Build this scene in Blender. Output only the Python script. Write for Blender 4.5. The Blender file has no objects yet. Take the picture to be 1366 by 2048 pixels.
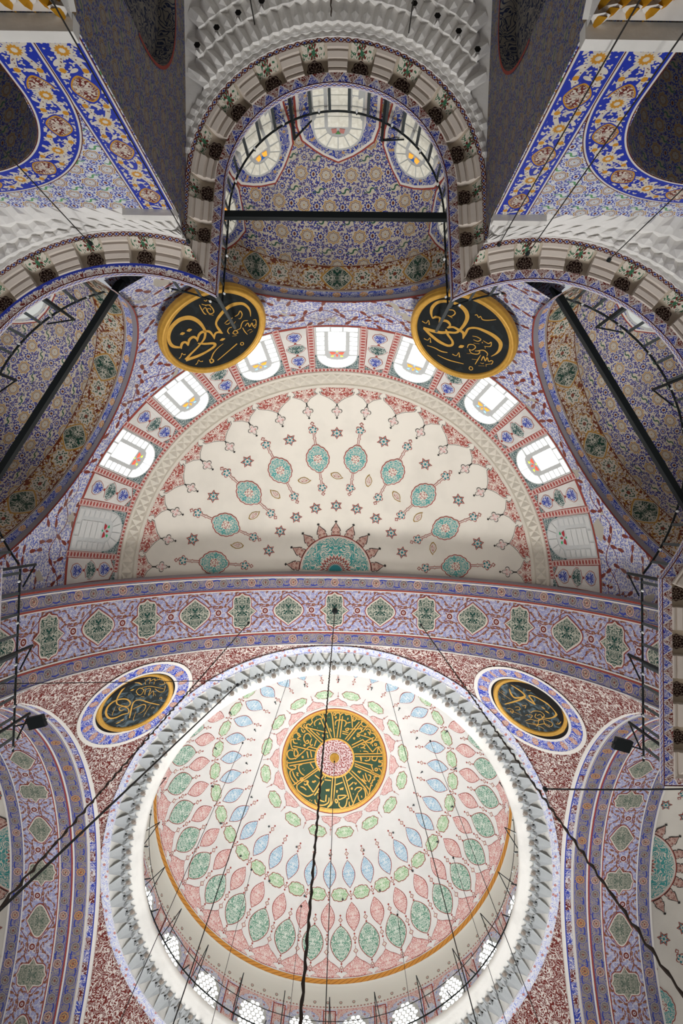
import bpy, math, random
from mathutils import Vector, Matrix
random.seed(7)
PI=math.pi; D=math.radians
sin,cos,sqrt=math.sin,math.cos,math.sqrt
SC=bpy.context.scene
COL=SC.collection
# ---------------------------------------------------------------- camera, sky, lights, exposure
cam_d=bpy.data.cameras.new('camera'); cam=bpy.data.objects.new('camera',cam_d); COL.objects.link(cam)
cam_d.sensor_width=36; cam_d.lens=1200/2048*36
cam_d.shift_x=-3/2048; cam_d.shift_y=6/2048; cam_d.clip_end=200; cam_d.clip_start=.05
_c,_s=cos(.015),sin(.015)
cam.matrix_world=Matrix(((_c,-_s,0,.28),(-_s,-_c,0,0),(0,0,-1,0),(0,0,0,1)))
SC.camera=cam
W=bpy.data.worlds.new('sky'); SC.world=W; W.use_nodes=True
W.node_tree.nodes['Background'].inputs[0].default_value=(.93,.96,1,1)
W.node_tree.nodes['Background'].inputs[1].default_value=0.46
SC.view_settings.view_transform='Standard'; SC.view_settings.look='None'
SC.view_settings.exposure=0.0; SC.view_settings.gamma=1; SC.view_settings.use_curve_mapping=False
def area(name,loc,direction,size,power,col=(1,.97,.93),spread=0):
    l=bpy.data.lights.new(name,'AREA'); l.shape='DISK'; l.size=size; l.energy=power; l.color=col
    if spread: l.spread=D(spread)
    o=bpy.data.objects.new(name,l); COL.objects.link(o); o.location=loc
    o.rotation_euler=Vector(direction).to_track_quat('-Z','Y').to_euler(); return o
area('chandelier_light',(0,14.1,3.0),(0,0,1),7.0,900,(1,1,1),62)
area('north_window_light',(0,33,7),(0,-1,.35),12.0,3100,(1,.98,.96))
area('half_dome_fill_light',(0,33,6),(0,-1,.4),8.0,520,(1,.98,.96),46)  # added fill: narrow beam brightening the half dome
area('bay_fill_light',(0,4.5,-.9),(0,-.14,1),6.0,150,(1,.97,.92),52)  # added upward fill below the camera, softens the arch shadow on the half dome
area('west_window_light',(-26,14.1,7),(1,0,.35),7.0,320,(1,.98,.96))
area('east_window_light',(26,14.1,7),(-1,0,.35),7.0,320,(1,.98,.96))
# ---------------------------------------------------------------- material graph helper
def lin(h):
    if isinstance(h,(tuple,list)): return tuple(h)+((1,) if len(h)==3 else ())
    h=h.lstrip('#'); v=[int(h[i:i+2],16)/255 for i in (0,2,4)]
    return tuple((x/12.92 if x<=.04045 else ((x+.055)/1.055)**2.4) for x in v)+(1,)
NT=None
class V:
    def __init__(s,k): s.s=k
    def __add__(s,o): return mth('ADD',s,o)
    __radd__=__add__
    def __sub__(s,o): return mth('SUBTRACT',s,o)
    def __rsub__(s,o): return mth('SUBTRACT',o,s)
    def __mul__(s,o): return mth('MULTIPLY',s,o)
    __rmul__=__mul__
    def __truediv__(s,o): return mth('DIVIDE',s,o)
    def __lt__(s,o): return mth('LESS_THAN',s,o)
    def __gt__(s,o): return mth('GREATER_THAN',s,o)
def put(sock,v):
    if isinstance(v,V): NT.links.new(v.s,sock)
    else: sock.default_value=v
def mth(op,*a):
    n=NT.nodes.new('ShaderNodeMath'); n.operation=op
    for i,x in enumerate(a): put(n.inputs[i],x)
    return V(n.outputs[0])
def fr(x): return mth('FRACT',x)
def fl(x): return mth('FLOOR',x)
def ab(x): return mth('ABSOLUTE',x)
def sn(x): return mth('SINE',x)
def cs(x): return mth('COSINE',x)
def mn(a,b): return mth('MINIMUM',a,b)
def mx(a,b): return mth('MAXIMUM',a,b)
def hyp(x,y): return mth('SQRT',x*x+y*y)
def at2(y,x): return mth('ARCTAN2',y,x)
def md(x,m): return mth('FLOORED_MODULO',x,m)
def cen(x,p): return md(x+p/2,p)-p/2          # periodic, centred
def band(x,a,b): return (x>a)*(x<b)
def mixc(f,a,b):
    n=NT.nodes.new('ShaderNodeMix'); n.data_type='RGBA'
    put(n.inputs[0],f)
    for i,c in ((6,a),(7,b)):
        if isinstance(c,V): NT.links.new(c.s,n.inputs[i])
        else: n.inputs[i].default_value=lin(c)
    return V(n.outputs[2])
def uvs():
    t=NT.nodes.new('ShaderNodeTexCoord'); sp=NT.nodes.new('ShaderNodeSeparateXYZ'); NT.links.new(t.outputs['UV'],sp.inputs[0])
    return V(sp.outputs[0]),V(sp.outputs[1])
def vec(u,v):
    c=NT.nodes.new('ShaderNodeCombineXYZ'); put(c.inputs[0],u); put(c.inputs[1],v); return c.outputs[0]
def noise(u,v,k,det=1,dist=0.,ro=.5):
    n=NT.nodes.new('ShaderNodeTexNoise'); n.noise_dimensions='2D'; NT.links.new(vec(u,v),n.inputs['Vector'])
    n.inputs['Scale'].default_value=k; n.inputs['Detail'].default_value=det; n.inputs['Distortion'].default_value=dist; n.inputs['Roughness'].default_value=ro
    return V(n.outputs[0])
def voro(u,v,k):
    n=NT.nodes.new('ShaderNodeTexVoronoi'); n.voronoi_dimensions='2D'; NT.links.new(vec(u,v),n.inputs['Vector']); n.inputs['Scale'].default_value=k
    return V(n.outputs[0])
def vcell(u,v,k,rand=.7):          # scattered cells: local x, y (cell units) and a random number
    n=NT.nodes.new('ShaderNodeTexVoronoi'); n.voronoi_dimensions='2D'; NT.links.new(vec(u,v),n.inputs['Vector']); n.inputs['Scale'].default_value=k; n.inputs['Randomness'].default_value=rand
    sp=NT.nodes.new('ShaderNodeSeparateXYZ'); NT.links.new(n.outputs['Position'],sp.inputs[0]); sc=NT.nodes.new('ShaderNodeSeparateColor'); NT.links.new(n.outputs['Color'],sc.inputs[0])
    return (u-V(sp.outputs[0]))*k,(v-V(sp.outputs[1]))*k,V(sc.outputs[0])
def tref(u,v,k,R,n=3,rand=.7,a0=.6):    # little leaf sprigs / florets
    x,y,q=vcell(u,v,k,rand); a=at2(y,x)+q*6.28; return hyp(x,y)<(cs(a*n)*(1-a0)+a0)*R
def sprig(u,v,k,R,rand=.8):             # pairs of pointed leaves
    x,y,q=vcell(u,v,k,rand); a=at2(y,x)+q*6.28; q2=mx(cs(a*2),0.); return hyp(x,y)<q2*q2*R
def arab(u,v,k,t,ph=0.,n=5):          # curling scrolls
    f=noise(u+ph,v-ph,k,1,1.1)
    return ab(fr(f*n)-.5)<t
def leaves(u,v,k,t,ph=0.):
    return noise(u+ph,v+ph,k,.5,2.2)>t
MATS={}
def mat(name,colf,rough=.85,metal=0.,bump=0.,emit=None,dirt=.0):
    global NT
    m=bpy.data.materials.new(name); m.use_nodes=True; NT=m.node_tree; b=NT.nodes['Principled BSDF']
    b.inputs['Roughness'].default_value=rough; b.inputs['Metallic'].default_value=metal
    b.inputs['Specular IOR Level'].default_value=.25
    c=colf() if callable(colf) else lin(colf)
    if dirt and True:
        t=NT.nodes.new('ShaderNodeTexCoord'); nn=NT.nodes.new('ShaderNodeTexNoise'); NT.links.new(t.outputs['Object'],nn.inputs['Vector'])
        nn.inputs['Scale'].default_value=.9; nn.inputs['Detail'].default_value=5
        f=mth('MULTIPLY',mth('SUBTRACT',V(nn.outputs[0]),.45),dirt*3); f=mx(f,0.)
        if not isinstance(c,V): c=mixc(f,c,tuple(x*.6 for x in c[:3]))
        else: c=mixc(f,c,'#8a8378')
    if isinstance(c,V): NT.links.new(c.s,b.inputs['Base Color'])
    else: b.inputs['Base Color'].default_value=c
    if emit:
        if isinstance(c,V): NT.links.new(c.s,b.inputs['Emission Color'])
        else: b.inputs['Emission Color'].default_value=c
        b.inputs['Emission Strength'].default_value=emit
    if bump:
        t=NT.nodes.new('ShaderNodeTexCoord'); nn=NT.nodes.new('ShaderNodeTexNoise'); NT.links.new(t.outputs['Object'],nn.inputs['Vector'])
        nn.inputs['Scale'].default_value=9; nn.inputs['Detail'].default_value=4
        bp=NT.nodes.new('ShaderNodeBump'); bp.inputs['Strength'].default_value=bump; bp.inputs['Distance'].default_value=.03
        NT.links.new(nn.outputs[0],bp.inputs['Height']); NT.links.new(bp.outputs[0],b.inputs['Normal'])
    MATS[name]=m; return m
# ---------------------------------------------------------------- materials
mat('cornice_stone','#b9bdbe',dirt=.6,bump=.3); mat('bud_stone','#948a80')
mat('dome_plaster','#dfdedb',dirt=.25,bump=.1)
mat('cream_plaster','#e6e0d4',dirt=.3,bump=.1)
mat('panel_plaster','#dcd8d2',dirt=.5,bump=.15)
mat('white_stone','#e6e4de',dirt=.5,bump=.25)
mat('muqarnas_stone','#eeece8',dirt=.4,bump=.3)
mat('console_stone','#bfb2a0',dirt=.5,bump=.15)
mat('bracket_stone','#d8cdc2',dirt=.3,bump=.15)
mat('moulding_stone','#d9d2c4',dirt=.3)
mat('grey_moulding','#8f8a92',dirt=.3)
mat('line_red','#9a463d'); mat('line_black','#33302e'); mat('line_white','#e2ddd6'); mat('orange_band',None or '#c98a3c')
mat('pale_line','#d8cfc4')
mat('gold',lambda:mixc(noise(*uvs(),7,3),'#bf8e38','#dbac52'),rough=.45,metal=.2)
mat('bright_gold','#e0a52c',rough=.3,metal=.55)
mat('board_black',lambda:mixc(noise(*uvs(),2.2,4,.6)>.62,'#0d1415','#182123'),rough=.6)
mat('board_blueblack',lambda:mixc(mx((noise(*uvs(),2.6,5,1.5)-.5)*2.2,0.),'#141f20','#7f95a0'),rough=.25)
mat('board_green','#2e4a35',rough=.6)
mat('iron','#22282a',rough=.55,metal=.3); mat('iron_grey','#4a5153',rough=.6,metal=.2); mat('chain_iron','#3a2f28',rough=.7,metal=.2)
mat('wire','#2a2826',rough=.7); mat('bulb_glass','#e8ecec',rough=.08)
mat('hollow_shade','#14110f'); mat('floor_carpet',lambda:mixc(noise(*uvs(),1.5,3),'#a39c94','#8f8880'))  # flat near-black colour standing in for shade inside hollows
mat('tracery','#c4c6c4',dirt=.2)
mat('glass_day','#ffffff',emit=1.6); mat('glass_pale',lambda:mixc(noise(*uvs(),6,4,.6),'#a09a86','#d6d4ca'),emit=.62,rough=.2)
mat('glass_dim',lambda:mixc(noise(*uvs(),3,3),'#c9cbc8','#d6d6d2'),rough=.25)
mat('glass_dome','#ffffff',emit=4.5)
mat('glass_milk','#c9cdca',emit=.35,rough=.2)
mat('glass_amber','#f0a23a',emit=.9); mat('glass_red','#e2604a',emit=.8); mat('glass_lime','#cfdc5a',emit=.9); mat('glass_sky','#9cc8e0',emit=.9)
mat('glass_emerald','#1f9a58',emit=.12); mat('glass_ruby','#a03038',emit=.1); mat('glass_rose','#a06a62',emit=.5); mat('glass_leaf','#4a7a44',emit=.4); mat('glass_blue','#2f5fa0',emit=.5)
def A(name,bg,fg,k,t,fg2=None,dark=None):
    def f():
        u,v=uvs(); u=ab(u)
        c=mixc(arab(u,v,k,t),bg,fg)
        if fg2: c=mixc(hyp(u,v)<fg2[1],c,mixc(voro(u,v,16)<.3,bg,fg2[0]))
        return c
    mat(name,f)
A('fill_blue','#dde2e4','#82b0ca',8,.25); A('fill_red','#e4d6d0','#c67f7a',8,.22); A('fill_darkgreen','#dbe2d8','#4f8a72',8,.25)
A('fill_green','#dde2d2','#8ab682',8,.25); A('fill_pink','#e6d8d2','#c6807c',10,.22)
A('fill_teal','#dcd6c8','#54a09d',6,.3,('#9a3a34',.17)); A('sun_teal','#dcd6c8','#4a9c99',4.2,.3)
A('fringe_red','#dcccc0','#a2524a',5,.27); A('sun_spike','#d2b4a6','#8a4a42',8,.2)
A('cartouche_green','#1e4740','#b4b3a4',6,.24); A('cartouche_blue','#2d3f9c','#c6c9d6',8,.22); A('cartouche_teal','#244c4a','#b8bdb6',8,.22)
A('cartouche_grey','#5c6a5e','#a9a596',6,.24)
A('spandrel_teal','#c6cac4','#3f5f62',8,.3)
A('pendentive_red','#6d2a24','#dcd3cc',3.0,.2)
A('band_emerald','#173f36','#b9b7aa',5,.2)
def _pend():
    u,v=uvs()
    return mixc(mx(arab(u,v,4.0,.115),leaves(u,v,5.6,.625)),'#6b2721','#d3cac3')
mat('pendentive_paint',_pend)
def tile(bg,blue,gold,red,green,su=.72,sv=.82,k=9.):
    u,v=uvs()
    c=mixc(tref(u,v,k,.52,3),bg,blue); c=mixc(tref(u+3.1,v+1.7,k*.8,.36,5,.9,.7),c,blue); c=mixc(hyp(*vcell(u+3.1,v+1.7,k*.8,.9)[:2])<.12,c,red); c=mixc(sprig(u+7,v,k*.55,.36),c,bg); c=mixc(sprig(u+7,v,k*.55,.3),c,blue)
    ra=fl(v/sv+.5); rb=fl(v/sv); ua=u+ra*(su*.16); ub=u+rb*(su*.16)
    q=su/.72
    x=cen(ub-.6*su,su); y=cen(v-.5*sv,sv); r=hyp(x,y); c=mixc(r<.12*q,c,bg)
    for s2 in (1,-1):
        rr=hyp(x-.052*s2*q,y); c=mixc((rr<.075*q)*(hyp(x-.066*s2*q,y+.02*s2*q)>.052*q)*((y*s2)>-.02*q),c,green)
    c=mixc(hyp(x-.16*q,(y-.06*q)*2)<.035*q,c,green); c=mixc(hyp(x+.16*q,(y+.06*q)*2)<.035*q,c,green)
    x=cen(ub-.1*su,su); r=hyp(x,y); a=at2(y,x); c=mixc(r<.12*q,c,bg); c=mixc(r<.085*q+.02*q*cs(a*10),c,blue); c=mixc(r<.05*q,c,bg); c=mixc(hyp(x,y*1.6)<.036*q,c,red)
    x=cen(ua-.5*su,su); y=cen(v,sv); a=at2(y,x); r=hyp(x,y*.85)
    c=mixc(r<.135*q,c,bg); c=mixc(r<.105*q+.02*q*cs(a*9),c,blue); c=mixc(r<.066*q,c,bg); c=mixc(hyp(x*1.5,y)<.05*q,c,red)
    x=cen(ua,su); y=cen(v,sv); a=at2(y,x); r=hyp(x,y)/(1+.09*cs(a*8))
    c=mixc(r<.2*q,c,bg); c=mixc(r<.178*q,c,gold); c=mixc(r<.148*q,c,bg); c=mixc(r<.13*q,c,red); c=mixc(r<.113*q,c,bg)
    c=mixc(band(fr(r*(26/q)),.3,.62)*(r<.1*q)*(fr(a*4.5)<.6),c,'#8b8a92'); c=mixc(r<.022*q,c,gold)
    return c
mat('vault_tile',lambda:tile('#cdc3b2','#20318f','#b0843f','#5c2622','#2f5a48'),rough=.6,dirt=.45)
mat('wall_tile',lambda:tile('#d9dbde','#3b4cae','#b0843f','#6a2a26','#5f9a68',.62,.46,11.),rough=.3)
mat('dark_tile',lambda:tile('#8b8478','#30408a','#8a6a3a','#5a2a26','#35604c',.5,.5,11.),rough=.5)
def _brown():                                   # u along arch (m), v 0..1 across
    u,v=uvs(); y=(v-.5); p=2.5; w=1.0
    g1=mx(tref(u,y,4.6,.7,5,.9,.7),ab(y-.26*sn(u*2*PI/1.25))<.1); c=mixc(g1,'#6b2b15','#b4873a'); g2=mx(tref(u,y,4.6,.6,5,.9,.7),ab(y-.26*sn(u*2*PI/1.25))<.07); c=mixc(g2,c,'#cdc3b6'); c=mixc(sprig(u+4,y,4.2,.8),c,'#d2c8bc'); c=mixc(g2*(ab(fr(noise(u,y,5,1,1.)*5)-.5)<.09),c,'#5a3428'); c=mixc(voro(u,v,13)<.2,c,'#7a3a26'); c=mixc(hyp(*vcell(u,y,4.2,.9)[:2])<.13,c,'#b08338')
    for dx,e in ((.75,1),(-.75,1)):              # palmettes
        x=cen(u-dx,p); a=at2(y,x); r=hyp(x,y)/(1+.12*cs(a*9)); c=mixc(r<.3,c,'#b08338'); c=mixc(r<.27,c,'#cfc6ba'); c=mixc((r<.22)*(voro(u,v,13)<.34),c,'#3a5a46'); c=mixc(r<.06,c,'#7c3a28')
    x=cen(u,p); q=mth('POWER',mth('POWER',ab(x)/.4,1.25)+mth('POWER',ab(y)/.42,1.25),1/1.25)
    c=mixc(q<1.25,c,'#b4883c'); c=mixc(q<1.12,c,'#b9b0a2'); c=mixc(q<1.04,c,mixc(arab(ab(x),ab(y),5,.22),'#173f34','#b9b7aa'))
    e=ab(y); c=mixc(e>.43,c,'#5e2318'); c=mixc(e>.455,c,'#b9ac9e'); c=mixc(e>.485,c,'#4e1c14')
    return c
mat('brown_band',_brown,rough=.7,dirt=.3)
def _bluestrip():
    u,v=uvs(); c=mixc(arab(u,v,7,.22),'#3f53b4','#c3c6d8'); x=cen(u,.8); y=v-.125
    r=hyp(x*.7,y); c=mixc(r<.09,c,'#cf9c70'); c=mixc((r<.09)*(voro(u,v,22)<.3),c,'#d6cfc6'); c=mixc(v<.02,c,'#d6d2cc'); c=mixc(v>.23,c,'#d6d2cc'); return c
mat('blue_strip',_bluestrip)
def _ros(w,mid='#99908a',hi='#c0a08e',bg='#36449a'):
    def f():
        u,v=uvs(); y=v-w/2; p=w*1.08
        c=mixc(arab(u,v,7,.37),bg,mid); c=mixc(ab(y-sn(u*(PI/p))*w*.26)<w*.05,c,bg)
        x=cen(u,p); r=hyp(x,y)/(1+.05*cs(at2(y,x)*8)); k=md(fl((u+p/2)/p),3.)<.5
        c=mixc(r<w*.36,c,bg); c=mixc(r<w*.33,c,mixc(k,mid,hi)); c=mixc(band(r,w*.2,w*.24),c,'#5a5560'); c=mixc((r<w*.2)*(voro(u,v,20)<.34),c,'#6a5c58'); c=mixc(r<w*.06,c,'#7a3a32')
        e=ab(y); c=mixc(e>w*.4,c,bg); c=mixc(e>w*.44,c,'#cfcac6'); c=mixc(e>w*.475,c,'#5a231d')
        return c
    return f
mat('rosette_band',_ros(.5)); mat('gold_rosette_band',_ros(.5,'#8f8478','#b98a5a','#34439a'))
def _soffit():
    u,v=uvs()
    y=v-.84; yy=ab(y)
    c=mixc(tref(u,v,9.5,.5,5,.9,.7),'#cbc7d0','#787eb8'); c=mixc(hyp(*vcell(u,v,9.5,.9)[:2])<.14,c,'#d6d0d4'); c=mixc(arab(u,v,7,.1,5.),c,'#868cc0')
    c=mixc(ab(yy-(.42+.26*cs(u*2*PI/1.8)))<.018,c,'#7a4038')
    c=mixc(mx(sprig(cen(u,1.8),yy,2.9,.62,.9),sprig(ab(cen(u-.9,1.8)),yy+5,3.3,.5,.9)),c,mixc(voro(u,v,16)<.3,'#83503f','#a98676'))
    x=cen(u-.9,1.8); r=hyp(x,y); c=mixc(r<.14,c,'#d0cad0'); c=mixc(r<.11,c,'#7a3a30'); c=mixc(r<.05,c,'#d0cad0'); c=mixc(r<.025,c,'#7a3a30')
    return c
mat('soffit_paint',_soffit)
def _filig():
    u,v=uvs()
    c=mixc(tref(u,v,9.5,.42,3),'#dbd8d6','#4c5cb2'); c=mixc(tref(u+2,v+5,7.5,.34,5,.9,.75),c,'#6b78be'); c=mixc(hyp(*vcell(u+2,v+5,7.5,.9)[:2])<.12,c,'#dbd8d6'); c=mixc(arab(u,v,4,.04),c,'#5a69b6')
    c=mixc(ab(v-.6+.24*sn(u*3.2))<.018,c,'#6f3028'); c=mixc(ab(v-.6-.24*sn(u*3.2))<.012,c,'#6f3028'); c=mixc(sprig(u,v,1.7,.5,.9),c,'#7a3a30'); c=mixc(noise(u,v,1.1,4,.5)>.66,c,'#b3aca0'); return c
mat('filigree_paint',_filig,dirt=.5)
def _chain():
    u,v=uvs(); p=.13; w=.2; y=v-w/2
    x=cen(u,p); c=mixc(mx(ab(ab(x*1.3)-ab(y)*.55)<.016,hyp(x,y)<.022),'#a8544e','#dcccc4')
    e=ab(y); c=mixc(e>w*.36,c,'#dccfc8'); c=mixc(e>w*.43,c,'#9c4640'); return c
mat('red_chain',_chain)
def _nose():                                     # v 0..0.2
    u,v=uvs(); p=.36; x=cen(u,p)
    tri=(ab(x)*1.15)<(v*.95); c=mixc(tri,mixc(arab(u,v,9,.2),'#2b3a9e','#cfcad0'),mixc(arab(u,v,10,.24,4.),'#6a2822','#cbbfb8'))
    c=mixc(ab(ab(x)*1.15-v*.95)<.014,c,'#cfc8c4'); c=mixc(v<.02,c,'#6a2822'); return c
mat('nose_paint',_nose)
def _nose2():
    u,v=uvs(); p=.4; x=cen(u,p); c=mixc(v>.13,mixc(arab(u,v,8,.26),'#6a2822','#cfc8c4'),'#2b3a9e'); c=mixc(band(v,.1,.16)*(leaves(u,v,9,.5)),c,'#d3cdc8'); c=mixc(v<.02,c,'#6a2822'); return c
mat('nose_paint_wide',_nose2)
def _squig():
    u,v=uvs(); y=v-.06; s=sn(u*2*PI/.22); c=mixc(ab(y-s*.03)<.013,'#cfcad0','#6a2822'); c=mixc(ab(y+s*.03)<.013,c,'#3a4aa6'); return c
mat('fascia_paint',_squig)
def _diam():
    u,v=uvs(); p=.13; x=cen(u,p); y=v-.05; c=mixc(ab(ab(x)*.8-ab(y))<.014,'#cfcac4','#64241e'); c=mixc(hyp(cen(u-p/2,p),y)<.022,c,'#3444a0'); c=mixc(ab(y)>.042,c,'#64241e'); return c
mat('diamond_strip',_diam)
def _blue(w):
    def f():
        u,v=uvs(); y=v-w/2; p=1.55
        c=mixc(mx(ab(y-.17*sn(u*2*PI/p))<.045,ab(y+.17*sn(u*2*PI/p))<.045),'#2338a8','#cfc8ba'); c=mixc(tref(u,v,7,.38,3),c,'#cfc8ba'); c=mixc(sprig(u+2,v,3.4,.6),c,'#d6cfc2')
        vm=mx(ab(y-.17*sn(u*2*PI/p))<.03,ab(y+.17*sn(u*2*PI/p))<.03)*(voro(u,v,16)<.2); c=mixc(vm,c,'#6a2e28')
        x=cen(u-p/2,p); a=at2(y,x); r=hyp(x,y)/(1+.12*cs(a*12)); c=mixc(r<.15,c,'#cfc8ba'); c=mixc(r<.1,c,'#c98f2e'); c=mixc(r<.045,c,'#d8d0c0')
        for dx in (.25,.75):
            x=cen(u-p*dx,p); r=hyp(x,ab(y)-.17); c=mixc(r<.05,c,'#c98f2e')
        x=cen(u,p); q=mth('POWER',mth('POWER',ab(x)/.26,1.5)+mth('POWER',ab(y)/.19,1.5),1/1.5)
        c=mixc(q<1.25,c,'#2338a8'); c=mixc(q<1.12,c,'#c08c30'); c=mixc(q<.98,c,mixc(arab(ab(x),y,8,.25),'#d2cabc','#6a2822'))
        e=ab(y); c=mixc(e>w*.36,c,'#2338a8'); c=mixc(e>w*.43,c,'#d8d4ce'); c=mixc(e>w*.475,c,'#5c241e'); return c
    return f
mat('blue_floral_band',_blue(.72),rough=.3)
def _medal():
    u,v=uvs(); r=hyp(u,v); a=at2(v,u)
    ln=mx(ab(r-(.1+.035*cs(a*8)))<.009,ab(r-(.055-.03*cs(a*8)))<.008); ln=mx(ln,ab(r-.148)<.006)
    c=mixc(ln,'#2a1411','#a8978a'); c=mixc(r<.016,c,'#a8978a'); return c
mat('rosette_dark',_medal)
def _fl():
    u,v=uvs(); c=mixc(leaves(u,v,11,.58),'#d4cbbd','#37694c'); r=hyp(u,v); c=mixc((r<.09)*(fr(at2(v,u)*1.3)<.5),c,'#6a2822'); c=mixc(r<.035,c,'#37694c'); return c
mat('console_floral',_fl)
def _scr():
    u,v=uvs(); c=mixc(arab(u,v,6,.3),'#d4cfd0',mixc(fr(u/.8)<.5,'#6a2c28','#3a49a6')); c=mixc(v<.06,c,'#3a49a6'); c=mixc(v>.27,c,'#cfcac6'); return c
mat('scroll_band',_scr)
def _frameblue():
    u,v=uvs(); c=mixc(arab(u,v,5.5,.2),'#33449e','#c3bfb4'); c=mixc(voro(u,v,3.2)<.13,c,'#c09a6a'); return c
mat('frame_blue',_frameblue)
def _cornblue():
    u,v=uvs(); c=mixc(arab(u,v,6,.16),'#dcdcdf','#98a3d6'); c=mixc(voro(u,v,3)<.16,c,'#b8807a'); return c
mat('cornice_blue',_cornblue)
def _ovalframe():
    u,v=uvs(); c=mixc(arab(u,v,5,.2),'#3348b4','#c6c6d2'); x=cen(u,.62); r=hyp(x,(v-.24)*.75); c=mixc(r<.13,c,'#b98a78'); c=mixc((r<.1)*(voro(u,v,16)<.3),c,'#d3c8c0'); return c
mat('oval_frame',_ovalframe)
def _boss():
    u,v=uvs(); c=mixc(voro(u,v,9)<.32,'#dacccc','#8a3c38'); return mixc(arab(u,v,7,.1),c,'#9a4a44')
mat('boss_paint',_boss)
def _orange():
    u,v=uvs(); return mixc(ab(fr(u/.35+v*6)-.5)<.1,'#c98b40','#9a642a')
mat('orange_chain',_orange)
def _dm():
    u,v=uvs(); c=mixc(band(v,.04,.12)*(fr(u/.16)<.5),'#d8d6cc','#a87068'); x=cen(u,.62); r=hyp(x,v-.3); c=mixc(r<.075,c,'#7a7a6a'); c=mixc(r<.045,c,'#c9a8a0'); return c
mat('drum_moulding_paint',_dm)
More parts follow.
